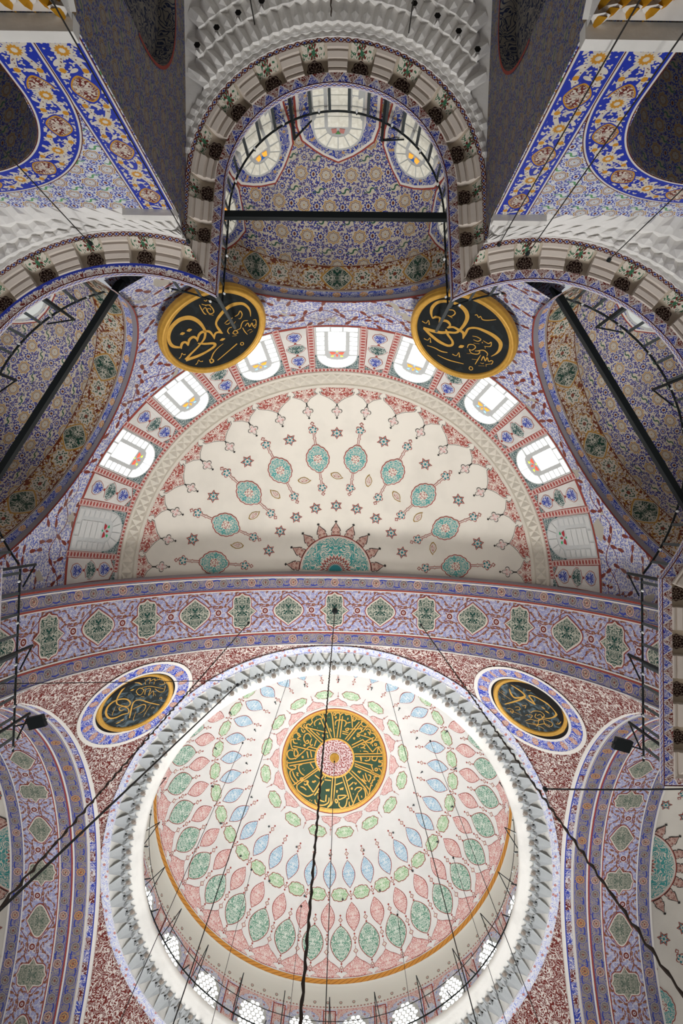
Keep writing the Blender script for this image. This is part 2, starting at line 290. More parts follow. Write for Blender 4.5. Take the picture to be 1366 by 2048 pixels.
ROUND={'UL':[[-3.406,-5.076,16.8],[0.4321,0.8072,-0.4021],[0.8816,-0.4719,0.0],[-0.1898,-0.3545,-0.9156],[[(-1.017,0.075,0.056),(-1.177,0.244,0.097),(-1.184,0.472,0.092),(-1.075,0.708,0.102),(-0.88,0.893,0.123),(-0.607,0.974,0.138),(-0.365,0.879,0.138),(-0.227,0.641,0.108),(-0.192,0.347,0.077),(-0.229,0.136,0.072),(-0.332,-0.031,0.067),(-0.46,-0.123,0.051)],[(-0.557,-0.08,0.036),(-0.39,-0.225,0.077),(-0.184,-0.356,0.087),(-0.198,-0.473,0.087),(-0.463,-0.524,0.077),(-0.757,-0.518,0.102),(-1.113,-0.443,0.113)],[(-1.105,-0.427,0.102),(-0.902,-0.321,0.067),(-0.575,-0.184,0.056),(-0.328,-0.034,0.056)],[(-1.029,0.021,0.02),(-0.986,0.122,0.072),(-0.899,0.201,0.087),(-0.817,0.153,0.072),(-0.826,0.011,0.02)],[(-0.82,0.007,0.02),(-0.7,0.189,0.087),(-0.566,0.212,0.092),(-0.516,0.103,0.061),(-0.54,-0.011,0.02)],[(-0.54,-0.011,0.02),(-0.41,0.179,0.077),(-0.276,0.222,0.092),(-0.118,0.128,0.077),(-0.084,-0.057,0.051),(-0.097,-0.224,0.02)],[(-0.1,-0.23,0.02),(-0.008,-0.063,0.067),(0.096,-0.057,0.067),(0.19,-0.178,0.036)],[(0.183,-0.181,0.02),(0.157,-0.021,0.072),(0.149,0.183,0.056),(0.189,0.31,0.061),(0.333,0.439,0.097),(0.582,0.566,0.113),(0.812,0.594,0.123),(1.048,0.482,0.087),(1.144,0.288,0.067),(1.157,0.091,0.041),(1.105,-0.089,0.015)],[(-0.828,0.521,0.02),(-0.766,0.504,0.113),(-0.698,0.483,0.02)],[(-0.625,0.52,0.02),(-0.557,0.502,0.118),(-0.485,0.478,0.02)],[(0.017,-0.37,0.02),(0.093,-0.384,0.102),(0.174,-0.401,0.02)],[(-0.481,-0.872,0.036),(-0.335,-0.708,0.036),(-0.138,-0.595,0.026),(0.053,-0.544,0.013)],[(-0.531,-0.869,0.036),(-0.551,-1.013,0.046),(-0.465,-1.011,0.046),(-0.452,-0.908,0.036),(-0.531,-0.869,0.036)],[(-0.343,-1.046,0.026),(0.059,-0.918,0.036),(0.401,-0.802,0.046)],[(0.479,-0.89,0.026),(0.52,-0.838,0.026),(0.568,-0.869,0.026),(0.557,-0.947,0.026),(0.501,-0.95,0.026),(0.479,-0.89,0.026)],[(-1.243,-0.269,0.031),(-1.165,-0.229,0.023),(-1.091,-0.135,0.018),(-1.077,-0.21,0.02),(-1.023,-0.238,0.046)],[(-0.956,-0.789,0.031),(-0.881,-0.757,0.023),(-0.804,-0.673,0.018),(-0.792,-0.758,0.02),(-0.721,-0.8,0.046)],[(0.368,0.126,0.015),(0.486,0.171,0.031),(0.645,0.176,0.031)],[(0.388,0.092,0.02),(0.451,0.048,0.031),(0.555,0.092,0.02)],[(0.556,-0.086,0.013),(0.616,-0.029,0.018),(0.672,0.01,0.013)],[(0.709,0.178,0.031),(0.824,0.194,0.031),(0.912,0.274,0.031),(0.921,0.127,0.031),(0.827,0.018,0.026),(0.782,0.05,0.015)],[(0.346,-0.319,0.02),(0.339,-0.192,0.031),(0.417,-0.107,0.031),(0.497,-0.124,0.026)],[(0.438,-0.345,0.031),(0.533,-0.291,0.031),(0.577,-0.404,0.031),(0.492,-0.433,0.026),(0.438,-0.345,0.031)],[(0.567,-0.315,0.02),(0.702,-0.31,0.026),(0.773,-0.199,0.031),(0.874,-0.124,0.031),(0.985,-0.178,0.02)],[(0.761,-0.331,0.02),(0.763,-0.496,0.031),(0.794,-0.668,0.015)],[(0.841,-0.328,0.026),(0.952,-0.266,0.031),(0.952,-0.427,0.031),(1.057,-0.34,0.031),(1.051,-0.477,0.031),(1.157,-0.43,0.026),(1.191,-0.294,0.026),(1.115,-0.261,0.015)],[(1.057,-0.461,0.02),(1.075,-0.576,0.02),(1.163,-0.455,0.015)],[(0.833,-0.547,0.013),(0.928,-0.532,0.02),(0.969,-0.582,0.013)],[(0.868,-0.655,0.01),(0.98,-0.632,0.015)],[(0.564,-0.436,0.013),(0.583,-0.441,0.031)],[(0.382,-0.449,0.01),(0.51,-0.5,0.013)],[(0.033,1.12,0.015),(0.023,0.948,0.031),(0.029,0.779,0.031),(0.063,0.719,0.02)],[(0.156,1.002,0.026),(0.249,0.967,0.026),(0.288,0.803,0.031),(0.263,0.667,0.031),(0.153,0.683,0.026),(0.132,0.855,0.026),(0.224,0.847,0.02),(0.221,0.776,0.015)],[(0.048,0.913,0.02),(0.131,0.946,0.026),(0.139,0.778,0.02)],[(0.094,1.107,0.02),(0.165,1.024,0.02),(0.297,0.949,0.02)],[(0.197,1.186,0.018),(0.237,1.124,0.023),(0.296,1.183,0.023),(0.3,1.082,0.02),(0.358,1.078,0.018)],[(0.123,0.678,0.015),(0.218,0.575,0.015)]]],'UR':[[3.535,-5.038,16.8],[-0.417,0.7959,-0.439],[0.8858,0.464,-0.0],[0.2037,-0.3888,-0.8985],[[(-0.965,0.102,0.026),(-1.064,0.244,0.072),(-1.109,0.432,0.092),(-1.056,0.656,0.087),(-0.902,0.83,0.087),(-0.69,0.921,0.077),(-0.484,0.957,0.113),(-0.275,0.891,0.128),(-0.149,0.736,0.113),(-0.115,0.504,0.092),(-0.142,0.241,0.072),(-0.207,0.059,0.067),(-0.39,-0.061,0.077),(-0.567,-0.201,0.097),(-0.821,-0.305,0.113),(-1.077,-0.372,0.087)],[(-1.063,-0.369,0.077),(-0.783,-0.477,0.102),(-0.488,-0.543,0.108),(-0.227,-0.521,0.087),(-0.126,-0.405,0.072),(-0.181,-0.276,0.072),(-0.383,-0.146,0.077),(-0.492,-0.011,0.046)],[(-0.965,0.102,0.026),(-0.906,0.207,0.077),(-0.79,0.243,0.067),(-0.754,0.082,0.02)],[(-0.754,0.082,0.02),(-0.679,0.217,0.077),(-0.556,0.267,0.092),(-0.447,0.193,0.061),(-0.482,0.055,0.031)],[(-0.479,0.068,0.051),(-0.349,0.187,0.067),(-0.179,0.195,0.087),(-0.021,0.175,0.092),(0.053,-0.017,0.026)],[(0.052,-0.001,0.02),(0.036,0.216,0.072),(0.043,0.404,0.061),(0.205,0.546,0.067),(0.462,0.6,0.097),(0.746,0.598,0.118),(0.978,0.501,0.118),(1.069,0.294,0.087),(1.058,0.086,0.046),(0.986,-0.092,0.015)],[(0.072,-0.381,0.02),(0.125,-0.3,0.113),(0.181,-0.226,0.02)],[(-1.193,-0.164,0.036),(-1.068,-0.16,0.023),(-1.048,-0.023,0.018),(-1.0,-0.085,0.023),(-0.971,-0.16,0.046)],[(-0.924,-0.721,0.036),(-0.809,-0.706,0.023),(-0.781,-0.584,0.018),(-0.732,-0.662,0.023),(-0.701,-0.742,0.046)],[(0.017,-0.727,0.036),(0.138,-0.706,0.023),(0.151,-0.549,0.018),(0.203,-0.627,0.023),(0.243,-0.703,0.046)],[(-0.751,-0.912,0.015),(-0.545,-0.855,0.036),(-0.305,-0.843,0.046),(-0.13,-0.766,0.026)],[(-0.351,-1.049,0.015),(0.009,-1.012,0.041),(0.445,-0.858,0.026)],[(0.651,-0.916,0.026),(0.648,-0.83,0.026),(0.712,-0.816,0.026),(0.751,-0.873,0.026),(0.721,-0.942,0.026),(0.651,-0.916,0.026)],[(-0.696,0.636,0.02),(-0.572,0.711,0.036),(-0.483,0.647,0.036),(-0.537,0.494,0.026),(-0.639,0.467,0.02),(-0.489,0.462,0.02)],[(0.002,0.912,0.02),(0.041,0.958,0.031),(0.121,0.906,0.026),(0.146,0.97,0.026),(0.23,0.911,0.031),(0.346,0.957,0.031),(0.541,1.119,0.013)],[(0.236,0.234,0.015),(0.356,0.284,0.026),(0.483,0.272,0.031),(0.442,0.163,0.026),(0.315,0.137,0.02)],[(0.551,0.224,0.01),(0.576,0.184,0.036)],[(0.556,0.275,0.02),(0.721,0.272,0.031),(0.763,0.362,0.031),(0.812,0.221,0.026),(0.668,0.113,0.02)],[(0.689,0.129,0.015),(0.72,0.065,0.015)],[(0.287,-0.232,0.02),(0.275,-0.107,0.031),(0.384,-0.026,0.031),(0.477,-0.069,0.031),(0.443,-0.217,0.026),(0.359,-0.259,0.02)],[(0.352,-0.244,0.02),(0.47,-0.34,0.031),(0.637,-0.255,0.031),(0.638,-0.131,0.026),(0.522,-0.198,0.02)],[(0.566,-0.165,0.02),(0.707,-0.03,0.036),(0.854,-0.061,0.031),(0.883,-0.17,0.015)],[(0.734,-0.654,0.02),(0.724,-0.439,0.031),(0.721,-0.232,0.015)],[(0.822,-0.406,0.026),(0.808,-0.228,0.031),(0.92,-0.351,0.031),(0.912,-0.199,0.031),(1.01,-0.303,0.031),(1.053,-0.228,0.031),(1.115,-0.234,0.026),(1.118,-0.36,0.02)],[(0.372,0.033,0.01),(0.517,0.113,0.01)],[(0.834,-0.641,0.01),(0.985,-0.536,0.01)],[(0.991,-0.467,0.015),(1.138,-0.31,0.015)],[(1.002,-0.458,0.015),(1.035,-0.527,0.015)],[(0.359,-0.437,0.01),(0.455,-0.373,0.01)],[(0.573,-0.534,0.01),(0.702,-0.456,0.01)],[(0.83,-0.506,0.013),(0.897,-0.489,0.02),(0.921,-0.445,0.013)]]],'LL':[[-7.203,6.959,22.0],[0.5721,0.5001,-0.6501],[0.6581,-0.7529,0.0],[-0.4895,-0.4279,-0.7598],[[(-0.403,0.212,0.058),(-0.496,0.309,0.064),(-0.416,0.463,0.058),(-0.304,0.361,0.052),(-0.343,0.095,0.058),(-0.499,-0.056,0.071),(-0.636,0.111,0.09),(-0.831,0.275,0.103),(-0.903,0.5,0.116),(-0.75,0.78,0.116),(-0.494,0.931,0.116),(-0.237,0.912,0.11),(-0.057,0.743,0.09),(0.016,0.476,0.084),(-0.086,0.217,0.077),(-0.252,0.197,0.064),(-0.286,0.585,0.064),(-0.199,0.77,0.077),(0.02,0.892,0.09),(0.336,0.964,0.11),(0.629,0.936,0.122),(0.778,0.693,0.097),(0.749,0.39,0.052)],[(-0.711,-0.296,0.058),(-0.44,-0.119,0.084),(-0.179,0.049,0.084),(0.032,0.1,0.071),(0.141,-0.096,0.064),(0.122,-0.513,0.071),(0.144,-1.051,0.064)],[(-0.313,-0.105,0.032),(-0.143,-0.222,0.071),(-0.01,-0.365,0.071),(-0.053,-0.516,0.045),(-0.274,-0.605,0.039),(-0.466,-0.491,0.019)],[(-0.752,0.475,0.045),(-0.708,0.525,0.032),(-0.534,0.594,0.029),(-0.371,0.653,0.016)],[(-0.764,-0.552,0.052),(-0.701,-0.483,0.032),(-0.584,-0.421,0.029),(-0.382,-0.315,0.016)],[(-0.517,-0.826,0.026),(-0.241,-0.733,0.029),(0.052,-0.667,0.026)],[(0.381,0.632,0.026),(0.432,0.586,0.11),(0.491,0.545,0.026)],[(-1.067,0.05,0.026),(-1.005,-0.01,0.103),(-0.939,-0.07,0.026)],[(-0.918,-0.03,0.026),(-0.86,-0.076,0.116),(-0.791,-0.109,0.026)],[(0.409,-0.803,0.026),(0.469,-0.793,0.026),(0.464,-0.872,0.026),(0.401,-0.904,0.026),(0.409,-0.803,0.026)],[(0.925,0.613,0.032),(1.05,0.662,0.045),(0.981,0.471,0.032),(1.058,0.498,0.026)],[(0.792,0.277,0.032),(0.948,0.398,0.045),(1.077,0.298,0.045),(0.865,0.147,0.039),(0.988,0.195,0.039),(1.115,0.091,0.045),(0.893,-0.062,0.039),(1.041,0.022,0.039),(1.15,-0.079,0.045),(1.17,-0.287,0.039),(1.049,-0.47,0.039),(0.964,-0.274,0.032)],[(0.32,0.196,0.039),(0.436,0.394,0.045),(0.596,0.359,0.045),(0.553,0.138,0.039),(0.349,0.092,0.045),(0.32,0.196,0.039)],[(0.393,-0.064,0.039),(0.593,0.074,0.045),(0.689,-0.081,0.045),(0.398,-0.237,0.039),(0.644,-0.256,0.039),(0.43,-0.463,0.026)],[(0.741,-0.257,0.032),(0.674,-0.546,0.045),(0.751,-0.705,0.039),(0.998,-0.564,0.026)],[(0.633,0.306,0.032),(0.765,0.077,0.039),(0.813,-0.235,0.039),(0.838,-0.623,0.026)],[(1.196,0.219,0.019),(1.251,0.208,0.026),(1.226,0.123,0.019)],[(1.167,0.005,0.019),(1.264,0.028,0.029),(1.167,-0.108,0.019)],[(1.284,-0.134,0.019),(1.173,-0.27,0.019)],[(0.28,0.03,0.026),(0.302,-0.126,0.032)],[(0.555,-0.406,0.016),(0.465,-0.558,0.016)],[(1.175,-0.42,0.019),(1.078,-0.535,0.026)],[(-0.109,-0.87,0.019),(-0.024,-0.851,0.026),(-0.048,-0.966,0.019)]]],'LR':[[7.241,6.918,22.0],[-0.5522,0.5242,-0.6483],[0.6885,0.7253,-0.0],[0.4702,-0.4463,-0.7614],[[(-1.09,0.062,0.034),(-0.903,0.155,0.081),(-0.651,0.243,0.107),(-0.48,0.207,0.114),(-0.404,-0.089,0.101),(-0.388,-0.445,0.094),(-0.399,-0.947,0.054)],[(-0.95,-0.154,0.054),(-0.71,-0.277,0.107),(-0.533,-0.254,0.107),(-0.476,0.028,0.087),(-0.489,0.206,0.06)],[(-0.411,0.131,0.06),(-0.2,0.235,0.101),(-0.033,0.318,0.074)],[(-0.033,0.318,0.06),(-0.257,0.358,0.087),(-0.45,0.389,0.074),(-0.411,0.527,0.074),(-0.261,0.66,0.081),(0.049,0.819,0.101),(0.374,0.874,0.128),(0.572,0.782,0.114),(0.652,0.533,0.074),(0.625,0.244,0.047),(0.508,0.171,0.027)],[(0.114,0.482,0.027),(0.18,0.511,0.107),(0.252,0.543,0.027)],[(0.308,0.483,0.027),(0.381,0.523,0.107),(0.46,0.553,0.027)],[(-1.069,-0.68,0.017),(-0.781,-0.604,0.027),(-0.491,-0.482,0.02)],[(-0.863,0.735,0.027),(-0.769,0.751,0.047),(-0.621,0.725,0.034),(-0.674,0.546,0.03),(-0.728,0.514,0.027)],[(-0.202,-0.236,0.027),(-0.119,-0.22,0.04),(-0.116,-0.089,0.027),(0.0,-0.238,0.027)],[(-0.159,-0.628,0.027),(-0.134,-0.447,0.04),(-0.008,-0.496,0.04),(-0.035,-0.69,0.027)],[(-0.184,-1.044,0.027),(-0.159,-0.892,0.034),(-0.047,-0.826,0.04),(0.055,-0.976,0.04),(-0.06,-0.964,0.03),(0.077,-0.799,0.023),(0.269,-0.631,0.013)],[(0.236,-0.178,0.027),(0.202,0.042,0.04),(0.306,0.267,0.04),(0.489,0.279,0.04),(0.6,-0.007,0.04),(0.47,-0.163,0.04),(0.331,0.013,0.034)],[(0.291,-0.325,0.027),(0.367,-0.207,0.034),(0.459,-0.39,0.027)],[(0.414,-0.018,0.027),(0.415,0.165,0.034),(0.581,0.103,0.034)],[(0.52,-0.712,0.027),(0.497,-0.425,0.04),(0.638,-0.227,0.04),(0.618,0.068,0.04),(0.756,0.259,0.04),(0.902,0.305,0.04),(0.997,0.129,0.034),(0.832,0.008,0.04),(0.797,-0.33,0.04),(0.666,-0.49,0.034)],[(0.601,-0.764,0.027),(0.761,-0.484,0.034),(0.947,-0.283,0.034),(1.049,-0.239,0.027)],[(0.665,0.071,0.034),(0.869,-0.026,0.04),(1.025,0.057,0.027)],[(0.581,-0.082,0.027),(0.797,-0.33,0.034),(0.855,-0.478,0.02)],[(0.289,-0.515,0.02),(0.281,-0.363,0.027)],[(0.125,-0.167,0.017),(0.195,-0.162,0.02)],[(0.933,0.433,0.027),(0.97,0.553,0.04),(0.877,0.759,0.034)],[(0.872,0.554,0.02),(0.938,0.547,0.027)],[(-0.977,-0.559,0.023),(-0.842,-0.493,0.03)],[(-0.663,-0.847,0.02),(-0.575,-0.783,0.023)]]]}
INSC=[[(-0.77,-0.84),(-1.69,-1.81),(-1.78,-1.97),(-1.73,-2.06)],[(-0.67,-0.97),(-1.44,-1.72)],[(-1.74,-1.87),(-0.4,-1.48)],[(-0.83,-2.36),(-0.48,-1.51)],[(-0.19,-1.16),(-0.53,-2.14),(-0.71,-2.61),(-0.66,-2.72),(-0.56,-2.69),(-0.51,-2.59),(-0.41,-2.75),(-0.29,-2.79),(-0.18,-2.64),(-0.09,-1.86),(-0.01,-1.19)],[(-0.45,-1.37),(-0.4,-1.16)],[(-1.29,-2.18),(-1.34,-2.32),(-1.24,-2.48),(-1.04,-2.62),(-0.86,-2.58),(-0.74,-2.47),(-0.75,-2.33)],[(-1.14,-1.93),(-1.19,-2.09),(-1.09,-2.26),(-0.81,-2.39)],[(-1.54,-1.78),(-1.64,-1.92),(-1.62,-2.03),(-1.49,-2.05),(-1.44,-1.97),(-1.34,-2.1),(-1.26,-2.18)],[(-1.94,-1.91),(-1.89,-2.07),(-1.77,-2.15),(-1.65,-2.15)],[(-2.19,-1.58),(-2.16,-1.79),(-2.04,-1.92),(-1.87,-1.85),(-1.79,-1.74)],[(-1.94,-1.8),(-1.89,-1.64),(-1.79,-1.55),(-1.71,-1.63),(-1.79,-1.68)],[(-2.41,-1.25),(-2.39,-1.46),(-2.24,-1.55),(-2.09,-1.51),(-1.99,-1.4)],[(-2.16,-1.49),(-2.09,-1.38),(-1.96,-1.32),(-2.11,-1.25),(-2.11,-1.14),(-1.99,-1.13)],[(-1.36,-1.21),(-1.44,-1.37),(-1.56,-1.47),(-1.71,-1.41),(-1.79,-1.2),(-1.74,-0.99),(-1.63,-0.87),(-1.51,-0.92),(-1.56,-1.06),(-1.66,-0.98)],[(-1.33,-1.15),(-1.43,-0.84),(-1.33,-0.73),(-1.29,-0.81)],[(-1.07,-1.04),(-1.18,-0.68)],[(-2.21,-1.15),(-2.36,-1.19),(-2.48,-1.15),(-2.52,-0.94),(-2.46,-0.67),(-2.38,-0.6),(-2.13,-0.58)],[(-2.39,-1.16),(-2.36,-1.0),(-2.28,-0.93),(-2.14,-0.92)],[(-2.38,-0.77),(-1.07,-0.38)],[(-1.0,-0.51),(-1.48,-0.68)],[(-1.48,-0.68),(-2.27,0.01)],[(-2.26,-0.58),(-2.33,-0.4),(-2.3,-0.19),(-2.2,-0.16),(-2.1,-0.28),(-2.16,-0.46),(-2.26,-0.58)],[(-2.38,-0.48),(-2.55,-0.55),(-2.7,-0.44),(-2.7,-0.23),(-2.57,-0.04),(-2.37,-0.02),(-2.25,-0.06)],[(-1.6,-0.4),(-1.52,-0.01)],[(-1.4,-0.41),(-1.32,-0.03)],[(-1.06,-1.54),(-0.88,-1.35)],[(-0.3,-1.78),(-0.2,-1.56)],[(-0.94,-2.02),(-0.87,-2.06),(-0.9,-2.14)],[(-0.87,-2.06),(-0.81,-2.06)],[(-1.08,-2.41),(-1.05,-2.41)],[(-1.01,-1.79),(-0.99,-1.79)],[(-1.9,-1.43),(-1.88,-1.43)],[(-1.96,-1.05),(-1.94,-1.05)],[(-1.97,-0.84),(-1.95,-0.84)],[(-1.99,-0.48),(-1.97,-0.48)],[(-1.33,-1.88),(-1.3,-1.88)],[(-0.47,-2.44),(-0.45,-2.44)],[(-0.36,-2.45),(-0.33,-2.45)],[(-1.7,-0.76),(-1.72,-0.72),(-1.76,-0.74),(-1.77,-0.79),(-1.72,-0.8),(-1.7,-0.76)],[(-0.64,-1.32),(-0.67,-1.28),(-0.71,-1.3),(-0.71,-1.35),(-0.67,-1.36),(-0.64,-1.32)],[(-1.8,-0.08),(-1.83,-0.04),(-1.87,-0.06),(-1.87,-0.11),(-1.83,-0.12),(-1.8,-0.08)],[(0.29,-2.62),(0.12,-1.19)],[(0.43,-2.54),(0.3,-1.2)],[(-0.11,-2.67),(-0.03,-2.75),(0.04,-2.67),(-0.04,-2.57),(-0.11,-2.64)],[(-0.0,-2.67),(0.1,-2.72),(0.23,-2.73),(0.3,-2.62),(0.43,-2.73),(0.55,-2.74),(0.63,-2.63),(0.73,-2.66),(0.88,-2.64),(0.96,-2.45),(1.01,-1.85)],[(0.02,-1.95),(0.03,-2.17),(0.16,-2.28),(0.41,-2.29),(0.59,-2.24),(0.64,-2.08),(0.54,-1.88)],[(1.4,-2.23),(0.6,-1.1)],[(1.57,-2.24),(0.73,-1.03)],[(0.62,-1.77),(0.65,-1.65),(0.75,-1.67),(0.78,-1.79),(0.65,-1.77)],[(0.8,-1.75),(1.23,-1.77),(1.48,-1.8),(1.55,-1.69),(1.44,-1.55),(1.27,-1.51)],[(1.01,-2.45),(1.11,-2.54),(1.21,-2.47),(1.17,-2.32),(1.07,-2.26),(1.02,-2.34),(1.11,-2.43)],[(1.22,-2.41),(1.37,-2.37),(1.44,-2.43),(1.36,-2.53)],[(1.47,-2.26),(1.67,-2.25),(1.88,-2.1),(1.59,-1.62)],[(1.5,-2.1),(1.63,-1.95),(1.78,-1.99)],[(1.6,-2.27),(1.67,-2.36)],[(1.85,-1.94),(2.03,-1.96),(2.16,-1.89),(2.18,-1.81),(2.11,-1.72)],[(1.78,-1.74),(1.88,-1.83),(2.01,-1.79),(2.04,-1.68),(1.99,-1.54),(2.04,-1.47),(1.89,-1.67)],[(2.04,-1.6),(2.24,-1.57),(2.37,-1.42),(2.35,-1.26),(2.05,-0.91)],[(1.29,-1.43),(1.29,-1.32),(1.39,-1.33),(1.39,-1.44),(1.29,-1.43)],[(1.41,-1.44),(2.1,-1.26),(2.17,-1.16),(2.1,-1.05),(1.92,-1.0),(1.77,-1.07)],[(2.27,-1.36),(1.02,-0.62)],[(0.99,-0.77),(1.62,-1.16)],[(1.62,-1.16),(2.19,-0.46)],[(1.5,-0.65),(1.65,-0.69),(1.75,-0.83),(1.65,-0.87),(1.55,-0.84)],[(1.65,-0.69),(1.78,-0.6)],[(1.66,-0.46),(1.83,-0.47),(1.96,-0.41)],[(1.15,-0.26),(2.71,-0.44)],[(1.21,-0.12),(2.74,-0.28)],[(2.19,-0.46),(2.48,-0.8),(2.44,-0.36)],[(2.5,-0.8),(2.68,-0.49)],[(2.5,-0.83),(2.7,-0.75),(2.76,-0.58),(2.69,-0.44)],[(2.32,-1.18),(2.52,-1.2),(2.65,-1.09),(2.6,-0.97)],[(2.3,-0.99),(2.4,-0.98),(2.4,-0.87),(2.3,-0.89),(2.3,-0.99)],[(2.15,-0.92),(2.2,-0.81)],[(1.49,-0.11),(1.54,0.08)],[(0.43,-1.6),(0.78,-1.52)],[(0.43,-1.47),(0.73,-1.4)],[(0.69,-2.11),(0.9,-2.18)],[(1.43,-1.89),(1.61,-1.83)],[(0.69,-2.35),(0.74,-2.36),(0.74,-2.45)],[(0.03,-1.78),(0.06,-1.78)],[(1.45,-1.2),(1.48,-1.2)],[(1.35,-0.68),(1.38,-0.68)],[(1.48,-0.45),(1.51,-0.46)],[(2.24,-1.69),(2.26,-1.69)],[(1.84,-0.07),(1.87,-0.08)],[(2.8,-0.31),(2.82,-0.32)],[(2.81,-0.21),(2.84,-0.22)],[(0.09,-2.45),(0.06,-2.4),(0.02,-2.42),(0.02,-2.47),(0.06,-2.49),(0.09,-2.45)],[(1.16,-1.2),(1.14,-1.15),(1.09,-1.17),(1.09,-1.22),(1.14,-1.23),(1.16,-1.2)],[(1.79,-1.5),(1.76,-1.46),(1.72,-1.47),(1.72,-1.52),(1.76,-1.54),(1.79,-1.5)],[(-1.13,0.05),(-2.58,0.2),(-2.7,0.04)],[(-1.11,0.21),(-2.58,0.36)],[(-2.7,0.21),(-2.69,0.4),(-2.54,0.55),(-2.27,0.57),(-2.22,0.43),(-2.35,0.42)],[(-0.97,0.57),(-2.33,1.44)],[(-0.89,0.65),(-2.07,1.42)],[(-1.86,0.34),(-2.03,0.39),(-2.05,0.57),(-1.93,0.81),(-1.73,0.97)],[(-2.39,0.62),(-2.54,0.68),(-2.51,0.94),(-2.33,1.25),(-2.14,1.42)],[(-2.4,0.69),(-2.3,0.96),(-2.07,1.28)],[(-1.96,1.1),(-1.84,1.09),(-1.8,1.22),(-1.92,1.23),(-1.96,1.1)],[(-1.73,1.32),(-1.57,1.27),(-1.49,1.35),(-1.64,1.49),(-1.74,1.41)],[(-1.57,1.31),(-1.51,1.49),(-1.33,1.72),(-1.21,1.87),(-1.1,1.8),(-0.61,1.01)],[(-2.07,1.42),(-2.14,1.52),(-2.1,1.71),(-1.9,1.9),(-1.71,2.02),(-1.51,2.1),(-1.29,2.04),(-1.17,1.97)],[(-0.61,1.31),(-1.09,2.05)],[(-1.13,2.08),(-1.02,1.94),(-0.87,1.91)],[(-1.09,2.29),(-1.04,2.46),(-0.85,2.57),(-0.54,2.58),(-0.31,2.44),(-0.28,2.2)],[(-0.87,1.95),(-0.9,2.23),(-0.7,2.37),(-0.53,2.41)],[(-0.44,2.06),(-0.47,2.41)],[(-0.09,1.1),(-0.16,2.24),(-0.2,2.51),(-0.37,2.71)],[(0.07,1.12),(-0.05,2.37),(-0.35,2.71)],[(-1.4,0.29),(-1.2,0.6)],[(-1.12,0.98),(-0.84,1.19)],[(-0.55,1.25),(-0.18,1.29)],[(-0.5,1.01),(-0.55,1.16)],[(-1.93,1.56),(-1.76,1.62),(-1.6,1.76)],[(-1.26,1.38),(-1.23,1.31),(-1.17,1.38),(-1.11,1.29),(-1.05,1.35)],[(-0.46,1.76),(-0.42,1.85),(-0.37,1.78),(-0.31,1.85),(-0.28,1.74)],[(-2.19,0.79),(-2.08,0.82),(-2.15,0.9),(-2.06,0.98)],[(-1.83,0.59),(-1.8,0.59)],[(-1.75,0.68),(-1.73,0.68)],[(-1.39,2.29),(-1.36,2.3)],[(-1.29,2.33),(-1.26,2.34)],[(-1.8,-0.08),(-1.82,-0.04),(-1.87,-0.06),(-1.87,-0.11),(-1.82,-0.12),(-1.8,-0.08)],[(1.17,0.15),(2.21,0.29)],[(1.17,0.3),(2.17,0.61)],[(1.17,0.42),(2.1,0.73)],[(1.0,0.71),(1.84,1.39)],[(0.87,0.8),(1.61,1.44),(1.84,1.67),(1.98,2.01)],[(0.62,0.99),(1.08,2.4)],[(0.48,1.07),(0.84,2.1),(0.81,2.24)],[(0.23,2.09),(0.73,2.07),(0.31,2.3),(0.23,2.09)],[(0.77,2.21),(0.7,2.56),(0.51,2.73),(0.31,2.6),(0.31,2.43)],[(0.11,2.27),(0.23,2.37),(0.15,2.47),(0.08,2.37),(0.11,2.27)],[(1.38,1.89),(1.08,2.54),(1.0,2.61),(0.89,2.55),(0.89,2.38)],[(1.19,1.76),(1.34,1.61),(1.61,1.62),(1.38,1.86)],[(1.69,1.62),(1.8,1.78),(1.81,2.1),(1.62,2.29),(1.46,2.27),(1.38,2.03)],[(1.6,1.12),(1.84,1.39)],[(1.66,0.89),(1.76,1.18),(1.87,1.22)],[(1.79,0.77),(1.87,1.05),(2.01,1.26)],[(1.95,0.86),(2.06,0.89),(2.1,0.99),(2.01,1.26)],[(2.0,2.05),(2.07,1.61),(2.14,1.39),(2.22,1.45)],[(1.84,1.46),(2.03,1.65)],[(2.07,1.33),(2.18,1.28),(2.22,1.13),(2.33,1.08),(2.29,0.94),(2.44,0.92)],[(2.1,0.66),(2.67,0.85),(2.56,0.9),(2.06,0.74)],[(2.71,0.81),(2.71,0.59),(2.55,0.42)],[(2.33,0.48),(2.44,0.43),(2.48,0.54),(2.37,0.59),(2.33,0.48)],[(2.13,0.32),(2.25,0.64)],[(2.2,-0.19),(2.17,-0.03),(2.36,0.02),(2.47,-0.19)],[(2.58,-0.08),(2.55,0.07),(2.74,0.09),(2.7,0.28),(2.51,0.31)],[(2.55,0.04),(2.74,-0.03),(2.83,0.04)],[(2.05,-0.14),(2.01,0.02),(1.82,0.08),(1.75,0.05)],[(1.55,-0.09),(1.55,0.14)],[(0.1,1.52),(0.49,1.37)],[(0.74,1.3),(1.06,1.05)],[(0.86,1.57),(1.11,1.34)],[(2.39,1.49),(2.45,1.28)],[(1.35,0.78),(1.41,0.7),(1.45,0.8),(1.5,0.7),(1.54,0.75)],[(0.34,1.7),(0.39,1.77),(0.45,1.69),(0.49,1.77),(0.53,1.64)],[(1.18,1.33),(1.24,1.44),(1.3,1.34)],[(0.12,1.85),(0.22,1.84)],[(0.16,1.84),(0.17,1.95)],[(1.58,2.02),(1.61,2.12)],[(1.1,1.96),(1.13,1.96)],[(2.49,1.11),(2.52,1.11)],[(1.85,-0.06),(1.87,-0.06)],[(1.07,1.68),(1.04,1.72),(1.0,1.71),(1.0,1.67),(1.04,1.65),(1.07,1.68)]]
